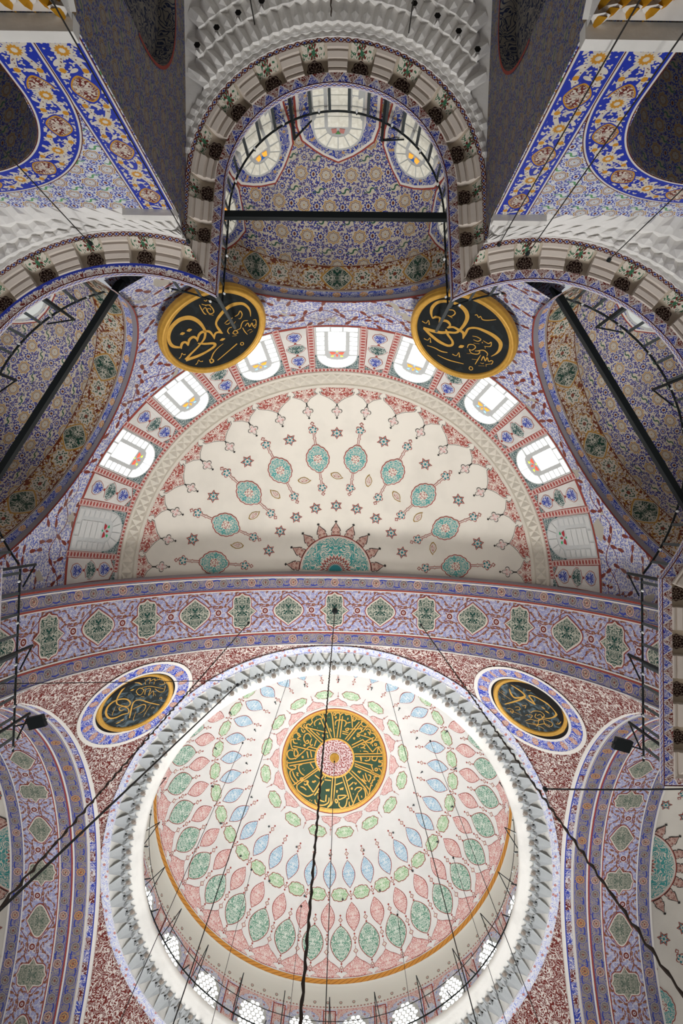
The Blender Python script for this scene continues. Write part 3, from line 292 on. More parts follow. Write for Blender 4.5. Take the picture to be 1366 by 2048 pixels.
# ---------------------------------------------------------------- geometry helpers
def tag(o,label=None,cat=None,group=None,kind=None):
    if label: o['label']=label
    if cat: o['category']=cat
    if group: o['group']=group
    if kind: o['kind']=kind
    return o
def mk(name,vs,fs,mats,uv=None,mi=None,parent=None,smooth=False,loc=None):
    me=bpy.data.meshes.new(name); me.from_pydata([tuple(v) for v in vs],[],fs)
    for m in (mats if isinstance(mats,(list,tuple)) else [mats]): me.materials.append(MATS[m])
    if uv:
        L=me.uv_layers.new(name='uv'); fl_=[]
        for p in me.polygons:
            for k in p.vertices: fl_+= [uv[k][0],uv[k][1]]
        L.data.foreach_set('uv',fl_)
    if mi: me.polygons.foreach_set('material_index',mi)
    if smooth: me.polygons.foreach_set('use_smooth',[True]*len(me.polygons))
    o=bpy.data.objects.new(name,me); COL.objects.link(o)
    if parent: o.parent=parent
    if loc: o.location=loc
    return o
def dup(o,parent=None,rz=None,rot=None,loc=None,kids=True):
    c=o.copy(); COL.objects.link(c)
    if parent: c.parent=parent
    if rz is not None: c.rotation_euler=(0,0,rz)
    if rot: c.rotation_euler=rot
    if loc: c.location=loc
    if kids:
        for k in list(o.children): dup(k,c)
    return c
def empty(name,loc=(0,0,0)):
    o=bpy.data.objects.new(name,None); COL.objects.link(o); o.location=loc; o.empty_display_size=.1; return o
class MB:                                   # mesh builder
    def __init__(s): s.v=[];s.f=[];s.m=[];s.uv=[]
    def add(s,vs,fs,mi=0,uv=None):
        b=len(s.v); s.v+=[tuple(x) for x in vs]; s.f+=[tuple(i+b for i in f) for f in fs]; s.m+=[mi]*len(fs); s.uv+=uv if uv else [(0,0)]*len(vs)
    def grid(s,f,us,ws,mi=0,uvf=None):
        n=len(ws); vs=[f(u,w) for u in us for w in ws]
        fs=[(i*n+j,(i+1)*n+j,(i+1)*n+j+1,i*n+j+1) for i in range(len(us)-1) for j in range(n-1)]
        s.add(vs,fs,mi,[uvf(u,w) if uvf else (u,w) for u in us for w in ws])
    def box(s,c,ax,ay,az,mi=0):
        c=Vector(c); ax,ay,az=Vector(ax),Vector(ay),Vector(az)
        vs=[c+ax*i+ay*j+az*k for i in (-1,1) for j in (-1,1) for k in (-1,1)]
        s.add(vs,[(0,1,3,2),(4,6,7,5),(0,4,5,1),(2,3,7,6),(0,2,6,4),(1,5,7,3)],mi)
    def tube(s,pts,r,n=6,mi=0,closed=False,caps=True):
        pts=[Vector(p) for p in pts]; N=len(pts); rs=r if isinstance(r,(list,tuple)) else [r]*N; vs=[]; up=None
        for i,p in enumerate(pts):
            a=pts[(i-1)%N] if (closed or i>0) else p; b=pts[(i+1)%N] if (closed or i<N-1) else p
            t=(b-a).normalized()
            if up is None: up=t.orthogonal().normalized()
            up=(up-t*up.dot(t)).normalized(); w=t.cross(up)
            vs+=[p+(up*cos(2*PI*k/n)+w*sin(2*PI*k/n))*rs[i] for k in range(n)]
        fs=[(i*n+k,i*n+(k+1)%n,((i+1)%N)*n+(k+1)%n,((i+1)%N)*n+k) for i in range(N if closed else N-1) for k in range(n)]
        if caps and not closed: fs+=[tuple(range(n))[::-1],tuple((N-1)*n+k for k in range(n))]
        s.add(vs,fs,mi)
    def lathe(s,prof,n=24,c=(0,0,0),mi=0,a0=0,a1=2*PI,uvs_=None):
        full=abs(a1-a0-2*PI)<1e-6; cols=n if full else n+1; m=len(prof); L=[0]
        for i in range(1,m): L.append(L[-1]+math.hypot(prof[i][0]-prof[i-1][0],prof[i][1]-prof[i-1][1]))
        rm=max(p[0] for p in prof); cols=n+1
        vs=[];uv=[]
        for i in range(cols):
            a=a0+(a1-a0)*i/n
            for j,(r,z) in enumerate(prof): vs.append((c[0]+r*cos(a),c[1]+r*sin(a),c[2]+z)); uv.append((a*rm,L[j]))
        s.add(vs,[(i*m+j,(i+1)*m+j,(i+1)*m+j+1,i*m+j+1) for i in range(n) for j in range(m-1)],mi,uv)
    def fan(s,pts,mapf,h=0,c=None,mi=0,rings=(1,.7,.4,0)):     # star-shaped filled outline mapped on a surface
        c=c or (sum(p[0] for p in pts)/len(pts),sum(p[1] for p in pts)/len(pts)); n=len(pts); vs=[];uv=[];fs=[]
        for t in rings[:-1]:
            for p in pts:
                x,y=c[0]+(p[0]-c[0])*t,c[1]+(p[1]-c[1])*t; vs.append(mapf(x,y,h)); uv.append((x-c[0],y-c[1]))
        vs.append(mapf(c[0],c[1],h)); uv.append((0,0)); R=len(rings)-1
        for r in range(R-1):
            for k in range(n): fs.append((r*n+k,r*n+(k+1)%n,(r+1)*n+(k+1)%n,(r+1)*n+k))
        for k in range(n): fs.append(((R-1)*n+k,(R-1)*n+(k+1)%n,R*n))
        s.add(vs,fs,mi,uv)
    def rib(s,pts,w,mapf,h=0,mi=0,closed=False,sub=1):          # painted line / pen stroke
        if not isinstance(w,(list,tuple)): w=[w]*len(pts)
        P=list(pts); Wd=list(w)
        if sub>1 and len(P)>2:
            Q=[];X=[];N=len(P)
            for i in range(N-1):
                p0,p1,p2,p3=P[max(i-1,0)],P[i],P[i+1],P[min(i+2,N-1)]
                for k in range(sub):
                    t=k/sub
                    Q.append(tuple(.5*(2*p1[j]+(p2[j]-p0[j])*t+(2*p0[j]-5*p1[j]+4*p2[j]-p3[j])*t*t+(3*p1[j]-p0[j]-3*p2[j]+p3[j])*t**3) for j in (0,1)))
                    X.append(Wd[i]+(Wd[i+1]-Wd[i])*t)
            Q.append(P[-1]);X.append(Wd[-1]);P,Wd=Q,X
        N=len(P); vs=[];uv=[]
        for i in range(N):
            a=P[(i-1)%N] if (closed or i>0) else P[i]; b=P[(i+1)%N] if (closed or i<N-1) else P[i]
            dx,dy=b[0]-a[0],b[1]-a[1]; l=math.hypot(dx,dy) or 1; nx,ny=-dy/l*Wd[i]/2,dx/l*Wd[i]/2
            for q in (1,-1): vs.append(mapf(P[i][0]+nx*q,P[i][1]+ny*q,h)); uv.append((P[i][0]+nx*q,P[i][1]+ny*q))
        s.add(vs,[(2*i,2*i+1,(2*i+3)%(2*N),(2*i+2)%(2*N)) for i in range(N if closed else N-1)],mi,uv)
    def obj(s,name,mats,parent=None,smooth=False,loc=None): return mk(name,s.v,s.f,mats,s.uv,s.m,parent,smooth,loc)
def lsp(a,b,n): return [a+(b-a)*i/n for i in range(n+1)]
def inset(pts,w,c=(0,0)):
    o=[]
    for x,y in pts:
        l=math.hypot(x-c[0],y-c[1]); k=max(0,(l-w)/l) if l else 0; o.append((c[0]+(x-c[0])*k,c[1]+(y-c[1])*k))
    return o
def mir(half): return half+[(-x,y) for x,y in half[::-1] if abs(x)>1e-6]
def lens(hw,hh,e=.8,n=12): 
    r=[(hw*max(0,cos(PI/2*t))**e,hh*t) for t in [i/n*2-1 for i in range(n+1)]]; return r+[(-x,y) for x,y in r[-2:0:-1]]
def star(n,r0,r1,ph=PI/2): return [((r0 if k%2==0 else r1)*cos(ph+PI*k/n),(r0 if k%2==0 else r1)*sin(ph+PI*k/n)) for k in range(2*n)]
def lob(a,b,k,am,n=48,pt=0): 
    o=[]
    for i in range(n):
        t=2*PI*i/n; m=1-am+am*abs(cos(k*t/2)); q=pt*max(0,abs(sin(t))-.9)/.1
        o.append((a*cos(t)*m,b*sin(t)*(m+q)))
    return o
def rect(x0,y0,x1,y1,n=4):
    o=[]
    for i in range(n): o.append((x0+(x1-x0)*i/n,y0))
    for i in range(n): o.append((x1,y0+(y1-y0)*i/n))
    for i in range(n): o.append((x1-(x1-x0)*i/n,y1))
    for i in range(n): o.append((x0,y1-(y1-y0)*i/n))
    return o
def sphmap(R,pol,sy):            # local x tangential, y toward apex; built at azimuth 0 (direction sy along Y)
    cp,sp=cos(pol),sin(pol)
    def f(x,y,h=0):
        p=pol-y/R; a=x/R
        # rotate about tangent axis for y, then great circle for x
        d=Vector((sin(a),sin(p)*cos(a)*sy,cos(p)*cos(a)))
        return tuple(d*(R-h))
    return f
# ---------------------------------------------------------------- main dimensions (metres, eye level = 0)
FL=-1.5
DC=(0,14.1); RD=9.0; ZS=14.5           # dome bay centre, arch radius, arch springing
SH=(0,2.5,15.4); RS=9.2                # half dome sphere
CAPC=(0,14.1,25.32); RC=9.58           # dome cap sphere
NZ=14.0                                # gallery cornice nose height
g=MB(); g.grid(lambda u,w:(u,w,FL),[-30,30],[-20,36]); fo=g.obj('floor','floor_carpet')
tag(fo,'wide carpeted prayer hall floor far below the domes','floor',kind='structure')
# ---------------------------------------------------------------- main dome cap
g=MB(); g.grid(lambda a,p:(RC*sin(p)*sin(a),RC*sin(p)*cos(a),RC*cos(p)),[D(k*5) for k in range(73)],[D(.01+65*i/26) for i in range(27)])
dome=g.obj('ceiling','dome_plaster',smooth=True,loc=CAPC)
tag(dome,'white main dome painted with rings of blue, red and green leaf shapes','dome',kind='structure')
def ring(o,n,ph,parent,skip=None):
    for k in range(n):
        a=ph+k*360/n
        if k==0: o.rotation_euler=(0,0,-D(a)); continue
        dup(o,parent,rz=-D(a))
def tiny(g,mp,x,y,r,mi,pm=None):
    g.fan(star(4,r,r*.62),mp,.012,(0,0) if pm else None,mi) if False else g.fan([(x+a,y+b) for a,b in star(4,r,r*.62)],mp,.012,(x,y),mi,(1,0))
def drop(name,pol,outl,fill,line='line_red',wid=.035,tails=()):
    mp=sphmap(RC,D(pol),1); g=MB()
    g.fan(outl,mp,.012,(0,0),0); g.fan(inset(outl,wid),mp,.022,(0,0),1)
    for y,r in tails:
        sg=1 if y>0 else -1
        g.rib([(0,y-r*1.5*1),(0,y+r*1.5)],.022,mp,.01,0)
        g.fan([(a,y+b) for a,b in star(4,r,r*.7)],mp,.012,(0,y),0,(1,0)); g.fan([(a,y+b) for a,b in inset(star(4,r,r*.7),.03)],mp,.018,(0,y),2,(1,0))
        for q in (-1,1): g.fan([(a,y+q*r*1.7+b) for a,b in star(4,.06,.04)],mp,.012,(0,y+q*r*1.7),0,(1,0))
    return g.obj(name,[line,fill,'pale_line'],dome)
N=34
GRN=mir([(0,.33),(.1,.33),(.17,.28),(.27,.29),(.36,.24),(.4,.14),(.5,0),(.4,-.14),(.36,-.24),(.27,-.29),(.17,-.28),(.1,-.33),(0,-.33)])
ring(drop('blue_leaf',36.6,lens(.36,.68,.95),'fill_blue',tails=((.98,.12),(-1.0,.1))),N,-1.6,dome)
ring(drop('red_leaf',48.5,lens(.37,.68,.95),'fill_red',tails=((-.98,.12),)),N,-1.6,dome)
ring(drop('dark_green_leaf',55.5,[(x*(1+.0*y),y) for x,y in lens(.56,.84,.78)],'fill_darkgreen',tails=((1.06,.12),(-1.06,.1))),N,3.7,dome)
ring(drop('light_green_leaf',42.2,GRN,'fill_green'),N,3.7,dome)
ring(drop('inner_green_leaf',24.3,[(x*1.12,y*.92) for x,y in GRN],'fill_green'),16,-13.2,dome)
frd=mir([(.0,-.02),(.4,.0),(.76,.02),(.62,.12),(.5,.17),(.56,.24),(.71,.27),(.73,.37),(.6,.47),(.42,.6),(.2,.72),(.05,.86),(0,.9)])
def fringe(name,pol,outl,c,fill,line,wid,tip,lw=.13):
    mp=sphmap(RC,D(pol),1); g=MB(); g.fan(outl,mp,.012,c,0); g.fan(inset(outl,wid,c),mp,.022,c,1)
    g.fan([(a,tip+b) for a,b in star(4,lw,lw*.7)],mp,.012,(0,tip),0,(1,0)); g.fan([(a,tip+b) for a,b in inset(star(4,lw,lw*.7),.03)],mp,.02,(0,tip),2,(1,0)); g.rib([(0,tip-.3),(0,tip+.24)],.022,mp,.01,0)
    return g.obj(name,[line,fill,'pale_line'],dome)
ring(fringe('red_fringe',64.4,frd,(0,.3),'fill_red','line_red',.03,1.12),N,-1.6,dome)
cf=mir([(0,-.03),(.3,-.02),(.6,.02),(.5,.1),(.52,.17),(.4,.3),(.2,.38),(0,.55)])
ring(fringe('pink_fringe',19.4,[(-x*1.02,-y) for x,y in cf][::-1],(0,-.12),'fill_pink','line_red',.025,-.66,.06),16,-2.4,dome)
# dark iron hooks in the plaster
g=MB(); mp=sphmap(RC,D(31),1); g.fan([(a,b) for a,b in star(5,.07,.04)],mp,.03,(0,0),0,(1,0)); g.tube([mp(0,0,.0),mp(0,0,.22)],.025,5); ring(g.obj('iron_hook',['iron_grey'],dome),16,-2,dome)
g=MB(); mp=sphmap(RC,D(43.5),1); g.fan([(a,b) for a,b in star(5,.08,.045)],mp,.03,(0,0),0,(1,0)); g.tube([mp(0,0,.0),mp(0,0,.22)],.025,5); ring(g.obj('iron_hook',['iron_grey'],dome),20,5,dome)
# inscription disc
def sph_ring(name,p0,p1,m,h,n=72,parent=dome,uvk=1.):
    g=MB(); R=RC-h; g.grid(lambda a,p:(R*sin(p)*sin(a),R*sin(p)*cos(a),R*cos(p)),[2*PI*k/n for k in range(n+1)],lsp(D(p0),D(p1),5),0,lambda a,p:(a*RC*sin(D((p0+p1)/2)),(p-D(p0))*RC)); return g.obj(name,m,parent,True)
sph_ring('pale_ring',18.4,19.2,'line_white',.03); sph_ring('red_ring',18.1,18.5,'line_red',.036)
sph_ring('inscription_field',6.4,17.0,'board_green',.03)
sph_ring('gilt_rim',16.9,18.2,'gold',.05); sph_ring('black_line',17.15,17.25,'line_black',.056); sph_ring('inner_gilt_rim',6.4,7.0,'gold',.055)
g=MB(); R=RC-.03; g.grid(lambda a,p:(R*sin(p)*sin(a),R*sin(p)*cos(a),R*cos(p)),[2*PI*k/48 for k in range(49)],lsp(D(.05),D(6.5),4),0,lambda a,p:(RC*p*sin(a),RC*p*cos(a))); g.obj('centre_rosette','boss_paint',dome,True)
sph_ring('boss_ring',1.7,2.2,'line_white',.05); sph_ring('boss_line',1.95,2.15,'line_red',.054,48)
g=MB(); g.lathe([(.28,9.5),(.27,9.42),(.2,9.38),(.12,9.3),(.1,9.24),(.02,9.2)],20,(0,0,0)); g.obj('gilt_boss','gold',dome,True)
def flat_dome(x,y,h): r2=x*x+y*y; return (x,y,sqrt((RC-h)**2-r2))
g=MB()
for st in INSC: g.rib(st,[.05]+[.068]*(len(st)-2)+[.05] if len(st)>2 else .062,flat_dome,.05,0,False,3)
g.obj('lettering','gold',dome)
sph_ring('orange_chain_band',64.8,66.2,'orange_chain',.03,144)
# ---------------------------------------------------------------- dome drum: mouldings, wall, windows, cornice
def ringobj(name,prof,m,n=120,smooth=True,a0=0,a1=2*PI,parent=None,c=(0,14.1,0)):
    g=MB(); g.lathe(prof,n,c,0,a0,a1); return g.obj(name,m,parent,smooth)
dm=tag(ringobj('trim_1',[(9.02,28.05),(8.98,28.25),(8.93,28.34),(8.94,28.5),(8.86,28.62),(8.87,28.78),(8.79,28.9),(8.78,29.06),(8.72,29.16)],'drum_moulding_paint'),'cream stepped moulding ring between dome windows and orange dome band','moulding',kind='structure')
dw=tag(ringobj('wall_drum',[(9.0,28.1),(9.0,24.3)],'dome_plaster'),'round white drum wall holding the arched dome windows','wall',kind='structure')
dwm=lambda R:(lambda x,y,h=0:(( R-h)*sin(x/R),(R-h)*cos(x/R),y))
mp=dwm(9.0)
def archp(hw,y0,ys,e=1.0,n=10,ph=None):
    p=[(hw,y0),(hw,(y0+ys)/2)]
    hh=ph or hw
    p+=[(hw*cos(PI*k/n),ys+hh*sin(PI*k/n)) for k in range(n+1)]
    return p+[(-hw,(y0+ys)/2),(-hw,y0),(-hw/2,y0),(0,y0),(hw/2,y0)]
def hexes(hw,y0,y1,r,inside):
    o=[];dx=r*1.9;dy=r*1.64;j=0;y=y0+r
    while y<y1:
        x=-hw+(r if j%2==0 else r*1.95)
        while x<hw:
            if inside(x,y,r): o.append([(x+r*.74*cos(PI/3*k+PI/6),y+r*.74*sin(PI/3*k+PI/6)) for k in range(6)])
            x+=dx
        y+=dy;j+=1
    return o
def drum_window():
    w=empty('window_1',(0,14.1,0)); g=MB(); g.fan(archp(.86,24.6,27.05,n=10),mp,.012,(0,26),0); g.obj('blue_frame','cornice_blue',w)
    g=MB(); g.fan(rect(-1.0,27.0,1.0,28.02),mp,.008,None,0); g.obj('red_spandrel','fill_red',w)
    g=MB(); g.fan(archp(.66,24.6,26.95),mp,.02,(0,26),0); g.obj('tracery','tracery',w)
    ins=lambda x,y,r:abs(x)+r<.68 and (y<26.95 or math.hypot(x,y-26.95)+r<.7)
    g=MB()
    for h in hexes(.66,24.6,27.7,.12,ins): g.fan(h,mp,.032,None,0,(1,0))
    q=g.obj('panes','glass_dome',w); q['kind']='stuff'
    return w
dwin=drum_window()
def drum_panel():
    g=MB(); g.fan(rect(-.36,24.6,.36,28.0),mp,.01,None,0); g.fan(rect(-.3,24.7,.3,27.92),mp,.016,None,1); g.fan(rect(-.25,24.8,.25,27.86),mp,.02,None,2)
    for y,m in ((26.6,3),(25.3,4)): g.fan([(a,y+b) for a,b in lens(.26,.42,.8)],mp,.026,(0,y),m)
    g.fan([(a,27.55+b) for a,b in lob(.17,.2,6,.1,24)],mp,.026,(0,27.55),5)
    return g.obj('wall_panel',['cornice_blue','line_red','fill_red','cornice_blue','fill_pink','dome_plaster'],dw,loc=(0,14.1,0))
dpan=drum_panel(); wn=1
for k in range(-7,8):
    a=7.5+15*k
    if abs(a)<112:
        if wn==1: o=dwin; o.rotation_euler=(0,0,-D(a))
        else: o=dup(dwin,rz=-D(a)); o.name='window_%d'%wn
        side='right' if a>0 else 'left'; n=['first','second','third','fourth','fifth','sixth','seventh','eighth'][int(abs(a)//15)]
        tag(o,'arched bottle-glass dome window, %s one %s of the bottom centre chain'%(n,side),'window','windows round the dome drum','structure'); wn+=1
for k in range(-7,8):
    if k==0: dpan.rotation_euler=(0,0,0)
    else: dup(dpan,dw,rz=-D(15*k))
cn=tag(ringobj('trim_2',[(8.98,23.42),(8.93,23.5),(8.7,23.52)],'cornice_blue'),'thin blue and red painted ring under the dome cornice','moulding',kind='structure')
cw=tag(ringobj('trim_3',[(8.72,23.5),(8.6,23.86),(8.1,23.98),(8.0,23.93),(7.93,24.0),(7.86,24.0),(7.8,24.12),(7.7,24.16),(7.64,24.25),(7.62,24.4),(7.7,24.5),(8.98,24.55)],'white_stone',160),'white stone cornice ring carrying the dome gallery','cornice',kind='structure')
def corn_unit():
    g=MB(); R0,R1=8.7,8.06; z0,z1=23.52,23.9; w=.31
    def p(x,r,z): return (r*sin(x/8.4),r*cos(x/8.4),z)
    # fan shell: ribs from the lower back point to the front edge
    b=p(0,R0,z0-.02); N=8; fr_=[]
    for k in range(N+1):
        t=k/N*2-1; fr_.append(p(t*w,R1+.12+.1*abs(t)+(.06 if k%2 else 0),z1-.16*t*t-(.05 if k%2 else 0)))
    vs=[p(-w*.35,R0,z0),p(w*.35,R0,z0)]+fr_
    fs=[(0,2+k,3+k) for k in range(N//2)]+[(1,2+k,3+k) for k in range(N//2,N)]+[(0,2+N//2,1)]
    g.add(vs,fs,0)
    # hanging bud between shells and the small bracket beneath
    for x,s in ((w,1.),(0,.6)):
        c=p(x,R1+.2,z1-.26); g.add([p(x-.1*s,R1+.28,z1-.05),p(x+.1*s,R1+.28,z1-.05),p(x+.1*s,R1+.02,z1-.02),p(x-.1*s,R1+.02,z1-.02),c],[(0,1,4),(1,2,4),(2,3,4),(3,0,4)],0)
    for x in (-w*.55,w*.55):
        g.add([p(x-.12,R1+.1,z1),p(x+.12,R1+.1,z1),p(x,R1-.14,z1+.03),p(x,R1+.12,z1-.18)],[(0,1,2),(0,3,2),(1,3,2),(0,1,3)],0)
    c=p(0,R1-.02,z1-.12); g.add([p(.1*cos(t*PI/4),R1-.02+.11*sin(t*PI/4),z1-.1-.03*(t%2)) for t in range(8)]+[p(0,R1-.02,z1-.2)],[(t,(t+1)%8,8) for t in range(8)],1)
    g.add([p(-.12,R1+.34,z1-.1),p(.12,R1+.34,z1-.1),p(.1,R1+.16,z1-.07),p(-.1,R1+.16,z1-.07)],[(0,1,2,3)],2)  # flat dark quad painted as the shade of the niche between shells
    return g.obj('shell_bracket',['cornice_stone','bud_stone','hollow_shade'],cw,loc=(0,14.1,0))
cu=corn_unit()
for k in range(84):
    if k==0: cu.rotation_euler=(0,0,0)
    else: dup(cu,cw,rz=-k*2*PI/84)
# ---------------------------------------------------------------- pendentives
def pend(qx,qy,label):
    g=MB(); R=12.73
    def f(a,t):
        r0=8.97; r1=RD/max(abs(cos(a)),abs(sin(a))); r=r1+(r0-r1)*t
        return (qx*r*sin(a),14.1+qy*r*cos(a),14.5+sqrt(max(0,R*R-r*r)))
    g.grid(f,lsp(D(.01),D(89.99),60),lsp(0,1,14),0,lambda a,t:((a-PI/4)*10.5,(math.asin(min(1,(RD/max(abs(cos(a)),abs(sin(a)))*(1-t)+8.97*t)/R)))*R))
    return tag(g.obj('ceiling',['pendentive_paint'],smooth=True),label,'pendentive',kind='structure')
pends={}
for qx,qy,l in ((-1,-1,'dark red pendentive with white scrollwork behind the left gilt oval roundel'),(1,-1,'dark red pendentive with white scrollwork behind the right gilt oval roundel'),(-1,1,'dark red scrollwork pendentive at the bottom left edge below the dome cornice'),(1,1,'dark red scrollwork pendentive at the bottom right edge below the dome cornice')): pends[qx,qy]=pend(qx,qy,l)
# oval painted frames on the two front pendentives
for qx in (-1,1):
    U=Vector((qx*.5715,-.5606,.5993)).normalized(); e1=U.cross(Vector((0,0,1))).normalized(); e2=e1.cross(U)   # e2 upward
    def mpf(x,y,h=0): 
        d=(U+e1*(x/12.73)+e2*(y/12.73)).normalized()*(12.73-h); return (d.x,14.1+d.y,14.5+d.z)
    g=MB(); 
    def ov(a,t): k=1+.0*t; return mpf((1.5+t)*cos(a)*1.06,(1.5+t)*sin(a)*1.0,.03)
    g.grid(ov,[2*PI*k/64 for k in range(65)],[0,.24,.48],0,lambda a,t:(a*1.75,t)); g.obj('oval_frame','oval_frame',pends[qx,-1],True)
    g=MB(); g.fan([(1.5*1.06*cos(2*PI*k/48),1.5*sin(2*PI*k/48)) for k in range(48)],lambda x,y,h:mpf(x,y,.01),0,(0,0)); g.obj('recess','hollow_shade',pends[qx,-1])  # flat dark disc, shade of the roundel's recess painted on the surface
    for t0,t1 in ((.46,.6),(-.06,.04)):
        g=MB(); g.grid(lambda a,t:mpf((1.5+t)*cos(a)*1.06,(1.5+t)*sin(a),.045),[2*PI*k/64 for k in range(65)],[t0,t1]); g.obj('white_rim','line_white',pends[qx,-1],True)
# ---------------------------------------------------------------- main arches
def arch_front():
    root=empty('arch',(0,0,ZS)); Y0=2.39
    def strip(name,v0,v1,m,h=0):
        g=MB(); r=RD-h; g.grid(lambda a,v:(r*sin(a),Y0+v,r*cos(a)),lsp(D(-90),D(90),90),lsp(v0,v1,3),0,lambda a,v:(a*RD,v-v0)); return g.obj(name,m,root,True)
    strip('border_band',.0,.5,'rosette_band'); strip('painted_field',.5,2.2,'soffit_paint'); strip('border_band',2.2,2.71,'rosette_band')
    for v in (-.05,.485,2.2): strip('red_line',v,v+.055,'line_red',.02)
    for v in (.05,.53,2.15,2.66): strip('white_line',v,v+.045,'line_white',.015)
    g=MB(); g.grid(lambda a,r:(r*sin(a),2.34,r*cos(a)),lsp(D(-90),D(90),60),[9.0,10.4]); g.grid(lambda a,r:(r*sin(a),5.1,r*cos(a)),lsp(D(-90),D(90),60),[9.0,9.02]); g.obj('arch_edge','grey_moulding',root)
    return root
def cyl(x,y,h=0,yc=3.73): r=RD-h; return (r*sin(x/RD),yc-y,r*cos(x/RD))
def cart(kind,fill,mp,root,name):
    g=MB()
    if not kind: o=lens(.62,.62,1.12)
    else: o=mir([(0,-.74),(.1,-.66),(.3,-.62),(.37,-.5),(.38,-.2),(.46,-.12),(.6,0),(.46,.12),(.38,.2),(.37,.5),(.3,.62),(.1,.66),(0,.74)])
    g.fan(o,mp,.012,(0,0),0); g.fan(inset(o,.035),mp,.02,(0,0),1); g.fan(inset(o,.09),mp,.028,(0,0),2)
    return g.obj(name,['line_red','pale_line',fill],root)
af=tag(arch_front(),'broad painted main arch between the half dome and main dome','arch',kind='structure')
p=[cart(1,'cartouche_green',cyl,af,'green_cartouche'),cart(0,'cartouche_green',cyl,af,'green_cartouche')]; p[1].rotation_euler=(0,.2,0)
for k in range(-7,8):
    if k not in (0,1): dup(p[k%2],af,rot=(0,k*.2,0))
def arch_side(sx,label):
    root=empty('arch',(0,14.1,ZS))
    def strip(name,x0,x1,m,r0=RD,r1=None,h=0):
        g=MB(); r1=r1 or r0; g.grid(lambda a,v:(sx*(x0+(x1-x0)*v),-(r0+(r1-r0)*v-h)*sin(a)*1.0,(r0+(r1-r0)*v-h)*cos(a)),lsp(D(-90),D(90),90),[0,.5,1],0,lambda a,v:(a*RD,v*(x1-x0))); return g.obj(name,m,root,True)
    strip('white_moulding',8.98,9.14,'line_white',9.05,8.97); strip('scroll_band',9.14,9.46,'scroll_band',9.0); strip('white_line',9.46,9.52,'line_white',8.99)
    strip('gilt_band',9.5,9.98,'gold_rosette_band',8.97,8.9); strip('white_line',9.98,10.04,'line_white',8.88); strip('red_line',10.03,10.1,'line_red',8.88)
    strip('border_band',10.08,10.53,'rosette_band',8.9); strip('white_line',10.52,10.57,'line_white',8.89); strip('red_line',10.57,10.61,'line_red',8.89); strip('painted_field',10.55,11.95,'soffit_paint',8.9); strip('white_line',11.92,11.97,'line_white',8.89); strip('border_band',11.95,12.45,'rosette_band',8.9); strip('white_line',12.43,12.5,'line_white',8.89)
    mpx=lambda x,y,h=0:(sx*(11.25-y*.82),(8.9-h)*sin(x/8.9),(8.9-h)*cos(x/8.9))
    p=[cart(1,'cartouche_grey',mpx,root,'grey_green_cartouche'),cart(0,'cartouche_grey',mpx,root,'grey_green_cartouche')]; p[1].rotation_euler=(.2,0,0)
    for k in range(-7,8):
        if k not in (0,1): dup(p[k%2],root,rot=(k*.2,0,0))
    return tag(root,label,'arch',kind='structure')
arch_side(-1,'painted side arch with grey-green cartouches at the bottom left edge'); arch_side(1,'painted side arch with grey-green cartouches at the bottom right edge')
